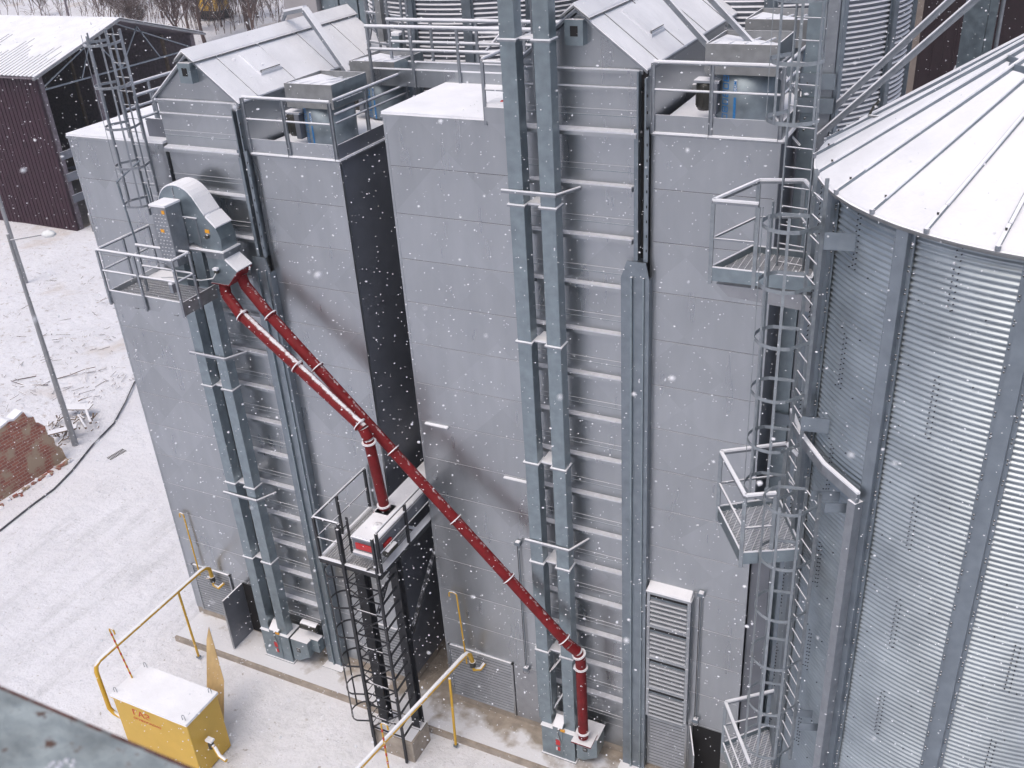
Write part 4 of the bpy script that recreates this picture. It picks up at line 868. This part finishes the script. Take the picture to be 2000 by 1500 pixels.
def vent(p, top_, hook, label, two=False):
    m_ = MB(); p = V(*p); q_ = V(*top_); h = V(*hook)
    pts = [p, q_] + [q_ + h * (.5 - .5 * math.cos(a)) + V(0, 0, .07 * math.sin(a)) for a in (math.pi * .25, math.pi * .5, math.pi * .75, math.pi)] + [q_ + h - V(0, 0, .10)]
    m_.path(pts, .022, 'yellow', 8)
    if two:
        for i in range(7): a = p + (q_ - p) * (.1 + i * .13); m_.tube(a, a + (q_ - p) * .05, .024, 'redtext', 8)
    tag(m_.build('vent_pipe'), label, 'vent pipe', 'hooked vent pipes')
vent((.62, -.12, 1.75), (.58, -.1, 3.95), (-.16, 0, 0), 'thin yellow hooked vent pipe on the left dryer wall above the gas valve')
vent((9.80, -.2, 1.75), (9.66, -.12, 3.95), (-.22, 0, 0), 'thin yellow hooked vent pipe on the right dryer wall above the gas valve')
vent((1.9, -4.15, 1.8), (1.55, -4.1, 3.35), (.16, 0, 0), 'hooked vent pipe with red bands standing on the snowy gas cabinet', True)
vent((9.55, -3.7, .9), (9.42, -3.55, 2.75), (.18, 0, 0), 'hooked vent pipe with red bands in front of the black tower foundation', True)
# board leaning behind the cabinet
m_ = MB(); m_.prism([(4.42, -3.45, -.15), (4.46, -3.42, 1.15), (4.12, -2.95, 2.15), (2.95, -2.25, 2.15), (2.9, -2.2, 2.0), (3.9, -2.9, -.15)], (.03, -.03, .0), 'wood')
m_ = MB(); m_.prism([(3.94, -3.51, -.17), (3.68, -2.81, 1.15), (3.29, -2.49, 1.95), (3.03, -2.29, 2.4), (3.03, -2.47, 2.1), (3.26, -3.07, .95), (3.61, -3.65, -.17)], (-.02, .03, -.01), 'wood')
tag(m_.build('wooden_board'), 'plain plywood board with a pointed top leaning behind the yellow gas cabinet', 'board')

# ================================================================ NEAR LEDGE
m_ = MB(); m_.box(14, 20.2, -16.6, -15.47, 18.96, 19.0, 'steelgrey'); m_.box(14, 20.2, -15.470, -15.463, 18.93, 19.001, 'rust')
rr = random.Random(3)
for x_, y_, s_ in ((18.72, -15.56, .022), (18.92, -15.66, .035), (18.86, -15.60, .02), (19.0, -15.74, .04), (18.55, -15.62, .012), (19.15, -15.86, .05), (18.80, -15.63, .012), (18.95, -15.7, .05)):
    for k in range(26):
        a = rr.random() * 6.28; d = rr.random() * s_ * 1.3; w_ = s_ * (.06 + .22 * rr.random()); q = V(x_ + math.cos(a) * d * 1.3 + d * .4, y_ + math.sin(a) * d * .9 - d * .3, 19.0); m_.lathe(q, [(w_, 0), (w_ * .7, .002), (w_ * .3, .0035), (.001, .004)], 'dust', 7)
tag(m_.build('steel_ledge'), 'worn grey painted steel ledge with rusty edge and smears of snow, close to the camera', 'ledge')

# ================================================================ LEFT BACKGROUND
def lamp(loc, h, arm, label):
    t = thing('street_lamp', loc, label, 'street lamp', 'street lamps along the left bank'); x, y, z = loc
    m_ = MB(); m_.path([(x, y, z), (x, y, z + h)], .13, 'lampgrey', 12, r2=.055); m_.build('pole', t)
    if arm:
        q_ = V(x + arm[0], y + arm[1], z + h + .15); m_ = MB(); m_.tube((x, y, z + h - .25), q_, .03, 'lampgrey'); m_.build('arm', t)
        d = (q_ - V(x, y, z + h)).normalized(); m_ = MB(); m_.path([q_ - d * .08, q_ + d * .12, q_ + d * .4, q_ + d * .6], .0, 'lampgrey', 12, r2=.0)
        m_ = MB(); c = q_ + d * .25; m_.lathe(c, [(.01, -.10), (.14, -.07), (.19, 0), (.15, .10), (.01, .17)], 'white', 14)
        for v in m_.v: k = (v - c).dot(d); v += d * k * .7
        m_.build('lamp_head', t)
    return t
lamp((-12.1, 6.07, -.2), 9.2, (1.85, .1), 'street lamp with a snow-capped head, its foot among broken planks')
lamp((-28.9, 17.9, 0), 15, None, 'farther lamp post at the left edge in front of the maroon wall')
# ruined brick wall
m_ = MB(); yy = [-4.5, 1.0, 1.72, 3.3, 4.2, 4.8, 5.15]
topz = [2.3, 2.15, 2.1, 1.95, 2.0, 2.25]
pts = [(-11.75, -5, -.3), (-11.55, 5.15, -.3), (-11.6, 5.1, .35), (-11.7, 4.95, .5), (-11.7, 4.98, .9), (-11.75, 4.80, 1.05), (-11.8, 4.85, 1.5), (-11.9, 4.6, 1.6), (-11.95, 4.62, 2.0), (-12.0, 4.4, 2.1), (-12.05, 4.35, 2.35), (-12.1, 3.9, 2.2), (-12.1, 3.7, 2.28), (-12.15, 3.2, 2.15), (-12.3, -5, 1.9)]
m_.prism(pts, (-.5, .1, 0), 'brick')
for a, b in zip(pts[8:], pts[9:]):
    if abs(b[1] - a[1]) > .15: m_.bar(V(a[0] - .25, a[1], a[2] + .04), V(b[0] - .25, b[1], b[2] + .04), .46, .08, 'snow')
for i in range(110):
    y_ = -3.5 + rr.random() * 8.7; x_ = -11.45 + abs(rr.gauss(0, .10)); a = rr.random() * 3; l_ = .06 + rr.random() * .07; z_ = -.20 + rr.random() * .08
    m_.bar((x_ - math.cos(a) * l_, y_ - math.sin(a) * l_, z_), (x_ + math.cos(a) * l_, y_ + math.sin(a) * l_, z_ + rr.gauss(0, .03)), .11, .08, 'brick' if rr.random() < .75 else 'snow')
tag(m_.build('brick_wall'), 'low ruined brick wall with patchy plaster and a ragged right end at the left edge', 'brick wall')
# planks and scrap round the lamp foot
for i, (a, b, w_, h, lab) in enumerate((((-14.3, 7.6, .35), (-13.2, 8.1, .3), .5, .04, 'weathered board with snow lying flat behind the lamp foot, farthest of the scrap'), ((-13.6, 8.1, .3), (-12.3, 7.2, .2), .10, .10, 'long thin beam slanting right of the lamp foot'), ((-13.5, 7.6, .1), (-12.0, 6.7, .3), .08, .08, 'thin pole leaning toward the drive beside the lamp foot'), ((-13.2, 5.8, .3), (-12.4, 6.6, .35), .35, .05, 'short brown plank between the brick wall and the lamp foot'))):
    m_ = MB(); m_.bar(a, b, w_, h, 'oldwood'); tag(m_.build('scrap_board'), lab, 'board', 'scrap timber round the lamp foot')
m_ = MB()
for i in range(70):
    x_ = -13.2 + rr.gauss(0, .55); y_ = 6.6 + rr.gauss(0, .7); a = rr.random() * 6.28; l_ = .08 + rr.random() * .22
    m_.bar((x_, y_, -.05 + rr.random() * .2), (x_ + math.cos(a) * l_, y_ + math.sin(a) * l_, .05 + rr.random() * .25), .05, .05, 'oldwood')
tag(m_.build('rubble'), kind='stuff', label='dark broken rubble and splinters sticking out of the snow at the lamp foot', cat='rubble')
# twigs on the snow bank
m_ = MB(); m_.path([(-18.4, 9.6, .1), (-19.1, 8.8, .12), (-18.2, 8.75, .1), (-17.2, 9.2, .08)], .035, 'bark', 6); tag(m_.build('fallen_branch'), 'long bent branch lying on the snow bank, left of the lamp pole', 'branch', 'fallen branches on the snow bank')
m_ = MB(); m_.path([(-17.2, 9.75, .1), (-16.8, 10.2, .15), (-16.3, 10.7, .3), (-16.0, 11.0, .3)], .03, 'bark', 6); m_.path([(-16.3, 10.7, .3), (-15.9, 10.2, 0)], .02, 'bark', 5); tag(m_.build('fallen_branch'), 'forked branch lying on the snow bank just right of the lamp pole', 'branch', 'fallen branches on the snow bank')
m_ = MB()
for i in range(420):
    x_ = -13.5 - abs(rr.gauss(0, 7)); y_ = 5 + rr.random() * 17
    if (x_ + 33) < 0 and y_ > 24: continue
    a = rr.random() * 6.28; l_ = .08 + rr.random() ** 2 * .6; z_ = gh(x_, y_) + .04
    p = V(x_, y_, z_); q_ = p + V(math.cos(a) * l_, math.sin(a) * l_, .02 + rr.random() * .12); m_.bar(p, q_, .025, .02, 'bark')
    if rr.random() < .3: m_.bar(p.lerp(q_, .5), p.lerp(q_, .5) + V(math.cos(a + 1) * l_ * .4, math.sin(a + 1) * l_ * .4, .06), .016, .016, 'bark')
tag(m_.build('twigs'), kind='stuff', label='scattered thin twigs and weed stalks on the snow bank', cat='twigs')
m_ = MB(); m_.path([(-9.0, -6, -.13), (-9.7, -1.5, -.13), (-10.02, .67, -.13), (-10.21, 2.2, -.13), (-10.28, 3.34, -.13), (-10.62, 4.52, -.12), (-11.33, 6.24, -.11), (-11.8, 7.87, -.1), (-12.65, 9.4, -.05), (-13.53, 10.81, .0), (-14.2, 12.5, .05)], .045, 'rubber', 8)
tag(m_.build('cable'), 'thick dark cable lying across the snow from the left edge to behind the left dryer', 'cable')
m_ = MB(); 
for i in range(12):
    for j in range(2):
        u = i / 12; p = V(-10.06 + u * .1 + j * .17, 5.83 + u * .78 - j * .03, -.172); m_.bar(p, p + V(.13, -.03, 0), .035, .012, 'blackns')
tag(m_.build('drain_grate'), 'small slotted drain grate in the snowy drive', 'drain')

# barn
t = thing('barn', (-33, 32, 0), 'large open-ended barn with maroon side wall and a snowy corrugated roof', 'barn')
BX = -33; y0, ym, y1 = 25.45, 32.4, 39.6; ez, rz = 10.05, 12.1
m_ = MB(); m_.box(-110, BX, y0, y0 + .2, 0, ez - .15, 'maroon')
for i in range(180): x_ = BX - .3 - i * .35; m_.box(x_, x_ + .05, y0 - .035, y0, .1, ez - .2, 'maroon')
m_.build('side_wall', t)
m_ = MB()
for s_ in (0, 1):
    ya, yb = (y0 - .6, ym) if s_ == 0 else (y1 + .3, ym); N_ = 150
    vs = []; 
    for i in range(N_ * 2 + 1):
        x_ = BX + .8 - i * .18 * 1.0; dz = .05 if i % 2 else 0
        if i > 200: break
        vs += [(x_, ya, ez - .12 + dz), (x_, yb, rz + dz)]
    fs = [(2 * i, 2 * i + 2, 2 * i + 3, 2 * i + 1) for i in range(len(vs) // 2 - 1)]
    m_.add(vs, fs, 'snow' if s_ == 0 else 'snow')
    m_.prism([(BX + .8, ya, ez - .18), (BX + .8, yb, rz - .06), (BX + .8, yb, rz - .2), (BX + .8, ya, ez - .32)], (-.2, 0, 0), 'lampgrey')
for i in range(150):
    x_ = BX + .5 - i * .36; u = .25 + .35 * (.5 + .5 * math.sin(i * .7)) * random.random() + min(.35, i * .006)
    m_.bar((x_, y0 - .62, ez - .08), (x_, y0 - .6 + (ym - y0 + .6) * u, ez - .08 + (rz - ez + .12) * u), .07, .035, 'lampgrey')
m_.prism([(BX + .7, y0 - .55, ez - .16), (BX + .7, ym, rz - .06), (BX + .7, y1 + .2, ez - .16), (BX + .7, y1 + .2, ez - .28), (BX + .7, ym, rz - .2), (BX + .7, y0 - .55, ez - .28)], (-60, 0, 0), 'dark')
m_.build('roof', t)
m_ = MB(); m_.box(-70, -69.8, y0, y1, 0, 11, 'dark'); m_.box(-70, BX - .1, y1 - .2, y1, 0, ez - .1, 'dark')
for x_ in range(7): m_.box(BX - 3 - x_ * 5, BX - 2.8 - x_ * 5, y1 - .4, y1 - .2, 0, ez - .3, 'oldwood')
m_.box(-69.8, BX, y0 + .2, y1 - .2, 0.02, .06, 'concrete'); m_.build('back_wall', t)
for yy_ in (y0 + .4, y1 - .4, y0 + 4.5): m_ = MB(); m_.box(BX - .2, BX + .05, yy_ - .15, yy_ + .15, 0, ez - .2 if yy_ != y0 + 4.5 else 9.0, 'dark'); m_.build('post', t)
m_ = MB()
m_.bar((BX - .1, y0 + .2, 8.9), (BX - .1, y1 - .2, 8.9), .10, .10, 'stiff'); 
for a, b in (((y0 + .2, 8.9), (ym, 11.8)), ((ym, 11.8), (y1 - .2, 8.9)), ((ym, 11.8), (ym, 8.9)), ((29.0, 8.9), (30.5, 11.2)), ((30.5, 11.2), (ym, 8.9)), ((ym, 8.9), (34.5, 11.2)), ((34.5, 11.2), (36, 8.9))): m_.bar((BX - .1, a[0], a[1]), (BX - .1, b[0], b[1]), .08, .08, 'stiff')
m_.build('roof_truss', t)
m_ = MB()
for z_ in (1.8, 3.2, 4.6): m_.box(BX + .0, BX + .12, y0 + .3, y0 + 2.6, z_, z_ + .5, 'darksheet')
m_.build('cladding_strip', t)
# hay / dark sheets stacked beside
tag(MB().box(-31.8, -30.6, 25.6, 27.0, 0, 1.2, 'dull').box(-31.8, -30.6, 25.6, 27.0, 1.2, 1.28, 'snow').build('crate_stack', None, .03), 'grey snow-topped stack standing against the right end of the barn wall', 'stack')

# trees behind the barn
def tree(x, y, h, seed, label, spread=.35, twig=2.0):
    r_ = random.Random(seed); t = thing('bare_tree', (x, y, gh(x, y)), label, 'tree', 'bare winter trees beyond the barn'); z0 = gh(x, y)
    tm = MB(); cmh = MB()
    def grow(mb, p, d, L_, rad, lev):
        n_ = 3; pts = [p]; q_ = p.copy(); dd = d.copy()
        for i in range(n_):
            dd = (dd + V(r_.gauss(0, .10), r_.gauss(0, .10), .05)).normalized(); q_ = q_ + dd * L_ / n_; pts.append(q_.copy())
        mb.path(pts, rad, 'bark', 6 if lev < 2 else 4, r2=rad * .55, caps=False)
        if lev >= 4: return
        k = (6, 5, 5, 4)[lev]
        for i in range(k):
            u = .35 + .65 * (i + r_.random()) / k; b = pts[0].lerp(pts[-1], u); a = r_.random() * 6.28
            nd = (dd * .9 + V(math.cos(a), math.sin(a), .25) * (.45 + .35 * r_.random())).normalized()
            grow(cmh, b, nd, L_ * (.62 + .22 * r_.random()), max(.022, rad * .5), lev + 1)
        grow(cmh, pts[-1], dd, L_ * .6, rad * .55, lev + 1)
    grow(tm, V(x, y, z0 - .2), V(r_.gauss(0, .06), r_.gauss(0, .06), 1), h * .32, h * .016, 0)
    tm.build('trunk', t); cmh.build('crown', t)
    return t
tl_ = [(-68, 74, 15, 'dark bare tree with a forked trunk directly behind the left hood'), (-70, 80, 16, 'bare tree left of the forked one behind the left hood'), (-66, 84, 17, 'bare tree just left of the pale building'), (-72, 93, 14, 'slim bare tree in front of the yellow machine'), (-62, 80, 15, 'bare tree nearest the pale building'), (-76, 84, 13, 'small bare tree beyond the right end of the barn roof'),
       (-88, 92, 12, 'round bare shrub-like tree above the barn ridge'), (-95, 96, 11, 'broad bare tree farther left above the barn ridge'), (-100, 98, 10, 'low bare tree behind the middle of the barn roof'), (-108, 100, 11, 'bare tree near the left corner of the photo'), (-84, 100, 13, 'slender bare tree between barn ridge and yellow machine'), (-58, 88, 16, 'bare tree partly hidden by the pale building'), (-92, 88, 7, 'low spreading bare tree just above the barn ridge'), (-98, 92, 6, 'small twiggy tree above the middle of the barn roof'), (-112, 92, 6, 'small twiggy tree above the left of the barn roof'), (-80, 78, 8, 'short bare tree just beyond the right corner of the barn'), (-74, 88, 9, 'short bare tree between the forked tree and the yellow machine')]
for i, (x, y, h, lab) in enumerate(tl_): tree(x, y, h, 11 + i, lab)
# hedge / scrub strip, far
m_ = MB()
for i in range(900):
    x_ = rr.uniform(-135, -58); y_ = rr.uniform(84, 128); z_ = gh(x_, y_); hh = 1.5 + rr.random() * 5
    if rr.random() < .5: x_ = rr.gauss(-84, 9); 
    t_ = V(x_ + rr.gauss(0, .7), y_ + rr.gauss(0, .7), z_ + hh); b_ = V(x_, y_, z_); m_.bar(b_, t_, .05, .05, 'bark')
    for k in range(6):
        q_ = b_.lerp(t_, rr.uniform(.3, 1)); m_.bar(q_, q_ + V(rr.gauss(0, .6), rr.gauss(0, .6), rr.uniform(.3, 1.2)), .03, .03, 'bark')
tag(m_.build('scrub'), kind='stuff', label='thin leafless brown scrub on the far snowy slope, upper left', cat='scrub')
EX, EY = -77.5, 92; zz = gh(EX, EY); t = thing('excavator', (EX, EY, zz), 'yellow machine parked far off among the bare trees', 'machine')
m_ = MB(); m_.box(EX - 3, EX + .5, EY - 1, EY + 1.5, zz + 1, zz + 3.2, 'yellow'); m_.build('body', t, .1); m_ = MB(); m_.box(EX - 2.6, EX - 1, EY - 1, EY + 1, zz + 3.2, zz + 5, 'yellow'); m_.box(EX - 2.4, EX - 1.2, EY - 1.1, EY - 1.0, zz + 3.5, zz + 4.6, 'blackns'); m_.build('cab', t); m_ = MB(); m_.box(EX - 3.2, EX + 1, EY - 1.4, EY + 1.8, zz, zz + 1, 'blackns'); m_.build('track', t, .3)
m_ = MB(); m_.bar((EX + .4, EY, zz + 2.5), (EX + 4, EY, zz + 5.5), .5, .6, 'yellow'); m_.bar((EX + 4, EY, zz + 5.5), (EX + 5.5, EY, zz + 2.5), .4, .5, 'yellow'); m_.build('boom', t)
m_ = MB(); m_.path([(-76, 66, 0), (-76, 66, 14)], .16, 'dark', 8, r2=.1); tag(m_.build('utility_pole'), 'plain dark utility pole standing behind the barn roof', 'pole')

# pale block behind the left dryer
t = thing('hopper_building', (-.6, 13, 0), 'pale concrete block with grey-blue panels rising behind the left dryer', 'building')
m_ = MB(); m_.box(-2.5, -1.15, 12, 15.5, 0, 24, 'greybuild'); m_.build('wall', t)
m_ = MB(); 
for i in range(3): m_.box(-1.1 + i * .75, -.42 + i * .75, 12.2, 15, 0, 24, 'casing'); 
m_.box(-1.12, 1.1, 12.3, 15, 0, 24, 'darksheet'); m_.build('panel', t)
m_ = MB(); m_.box(-1.1, 1.2, 11.7, 12.15, 15.2, 15.3, 'galv'); m_.box(-1.1, 1.2, 11.7, 12.15, 15.3, 15.37, 'snow'); m_.build('canopy', t)
# pipe lattice behind the bridge, feeding the left dryer
t = thing('spout_frame', (5.9, 4.9, 16), 'cluster of slim vertical pipes and ties behind the left dryer roof, before the silo', 'frame')
m_ = MB()
for x_, y_ in ((5.3, 5.4), (5.75, 5.2), (6.25, 4.9), (6.75, 4.75), (7.0, 4.6), (5.5, 5.9)): m_.tube((x_, y_, 15.2), (x_, y_, 22), .035, 'galv', 8)
m_.build('pipe', t)
m_ = MB()
for z in (16.3, 17.0, 17.6): m_.bar((5.3, 5.4, z), (6.75, 4.75, z), .05, .05, 'galv'); m_.bar((5.3, 5.4, z + .03), (6.75, 4.75, z + .03), .04, .02, 'snow')
m_.bar((5.3, 5.4, 16.3), (5.75, 5.2, 17.3), .04, .04, 'galv'); m_.bar((5.75, 5.2, 16.3), (5.3, 5.4, 17.3), .04, .04, 'galv'); m_.build('tie', t)
m_ = MB(); m_.box(5.95, 6.1, 4.85, 5.0, 16.4, 17.5, 'dull'); m_.box(6.4, 6.7, 4.6, 4.9, 16.2, 16.6, 'casing'); m_.box(6.4, 6.7, 4.6, 4.9, 16.6, 16.66, 'snow'); m_.build('junction_box', t)

# ================================================================ RIGHT BACKGROUND
t = thing('warehouse', (30, 40, 0), 'tall windowless dark maroon hall behind the silos', 'building')
m_ = MB(); m_.box(15.6, 60, 38, 60, 0, 32, 'maroon2')
for i in range(60): m_.box(15.7 + i * .5, 15.75 + i * .5, 37.96, 38, .1, 32, 'maroon2')
m_.build('wall', t)
t = thing('outbuilding', (14, 50, 0), 'beige building glimpsed between the tall silo and the maroon hall', 'building')
m_ = MB(); m_.box(8, 15.5, 50, 56, 0, 22, 'beige'); m_.build('wall', t); m_ = MB(); m_.box(8, 15.5, 49.96, 50, 4, 4.8, 'maroon2'); m_.build('band', t)
t = thing('background_elevator', (19.3, 12, 0), 'grey-blue elevator casing standing in front of the dark maroon hall', 'elevator')
m_ = MB(); m_.box(18.75, 19.30, 12, 12.5, 9.5, 24, 'casing'); m_.box(19.31, 19.5, 12.02, 12.48, 9.5, 24, 'casing'); m_.build('casing', t); m_ = MB(); m_.box(18.7, 19.55, 11.95, 12.55, 14.6, 14.68, 'galv'); m_.box(18.7, 19.55, 11.95, 12.55, 14.68, 14.73, 'snow'); m_.build('flange', t)
m_ = MB(); m_.tube((19.6, 12, 11), (19.6, 12, 24), .05, 'galv'); m_.build('conduit', t)
t = thing('rooftop_rail', (23.5, 8, 14), 'small snowy railed landing with a lamp bracket at the top right corner', 'platform')
m_ = MB(); m_.box(22.0, 24.5, 7.6, 8.6, 15.0, 15.08, 'galv'); m_.box(22.0, 24.5, 7.6, 8.6, 15.08, 15.13, 'snow'); m_.build('deck', t)
m_ = MB(); m_.rail((22.05, 7.6, 16.3), (24.5, 7.6, 16.3)); m_.rail((22.05, 7.6, 15.7), (24.5, 7.6, 15.7), .016); 
for x_ in (22.05, 22.9, 23.8): m_.box(x_ - .03, x_ + .03, 7.58, 7.63, 15.0, 16.3, 'galv')
m_.build('guard_rail', t); m_ = MB(); m_.box(22.3, 22.6, 7.9, 8.2, 9, 15, 'stiff'); m_.box(23.4, 23.7, 7.9, 8.2, 9, 22, 'stiff'); m_.build('post', t)

# ================================================================ FALLING SNOW
fl = MB(); rs = random.Random(5)
ico = [(0, 0, -1), (.72, -.53, -.45), (-.28, -.85, -.45), (-.89, 0, -.45), (-.28, .85, -.45), (.72, .53, -.45), (.28, -.85, .45), (-.72, -.53, .45), (-.72, .53, .45), (.28, .85, .45), (.89, 0, .45), (0, 0, 1)]
icf = [(0, 1, 2), (1, 0, 5), (0, 2, 3), (0, 3, 4), (0, 4, 5), (1, 5, 10), (2, 1, 6), (3, 2, 7), (4, 3, 8), (5, 4, 9), (1, 10, 6), (2, 6, 7), (3, 7, 8), (4, 8, 9), (5, 9, 10), (6, 10, 11), (7, 6, 11), (8, 7, 11), (9, 8, 11), (10, 9, 11)]
cnt = 0
while cnt < 13000:
    d = (4.0 + 22 * rs.random() ** .6) if cnt > 100 else rs.uniform(1.3, 4.5); p = CP + cf * d + cr * d * rs.uniform(-.62, .62) + cu * d * rs.uniform(-.5, .5)
    if p.z < 0: continue
    if p.y > -.1 and 0 < p.x < 17 and p.z < 17: continue
    if math.hypot(p.x - SX, p.y - SY) < 3.7 and p.z < 18.6: continue
    cnt += 1; s_ = (.0042 + .005 * rs.random() ** 3) * (.6 + d * .045)
    sx_, sy_, sz_ = s_ * rs.uniform(.5, 1.7), s_ * rs.uniform(.5, 1.4), s_ * rs.uniform(.5, 1.2)
    fl.add([p + V(a * sx_, b * sy_, c * sz_) for a, b, c in ico], icf, 'snow')
fo = fl.build('falling_snow'); tag(fo, 'white snowflakes falling through the air', 'snowflakes', kind='stuff')

# ================================================================ AIR
hz = MB().box(-402, 302, -122, 502, -1.6, 34, 'snow').build('haze'); hz.data.materials.clear()
hm = D.materials.new('snowy_air'); hm.use_nodes = True; nt = hm.node_tree; nt.nodes.remove(nt.nodes['Principled BSDF'])
pv = nt.nodes.new('ShaderNodeVolumePrincipled'); pv.inputs['Color'].default_value = (.86, .88, .94, 1); pv.inputs['Density'].default_value = .0008; pv.inputs['Anisotropy'].default_value = .2
nt.links.new(pv.outputs[0], nt.nodes['Material Output'].inputs['Volume']); hz.data.materials.append(hm)
tag(hz, 'pale winter air thickened by falling snow', 'haze', kind='stuff')
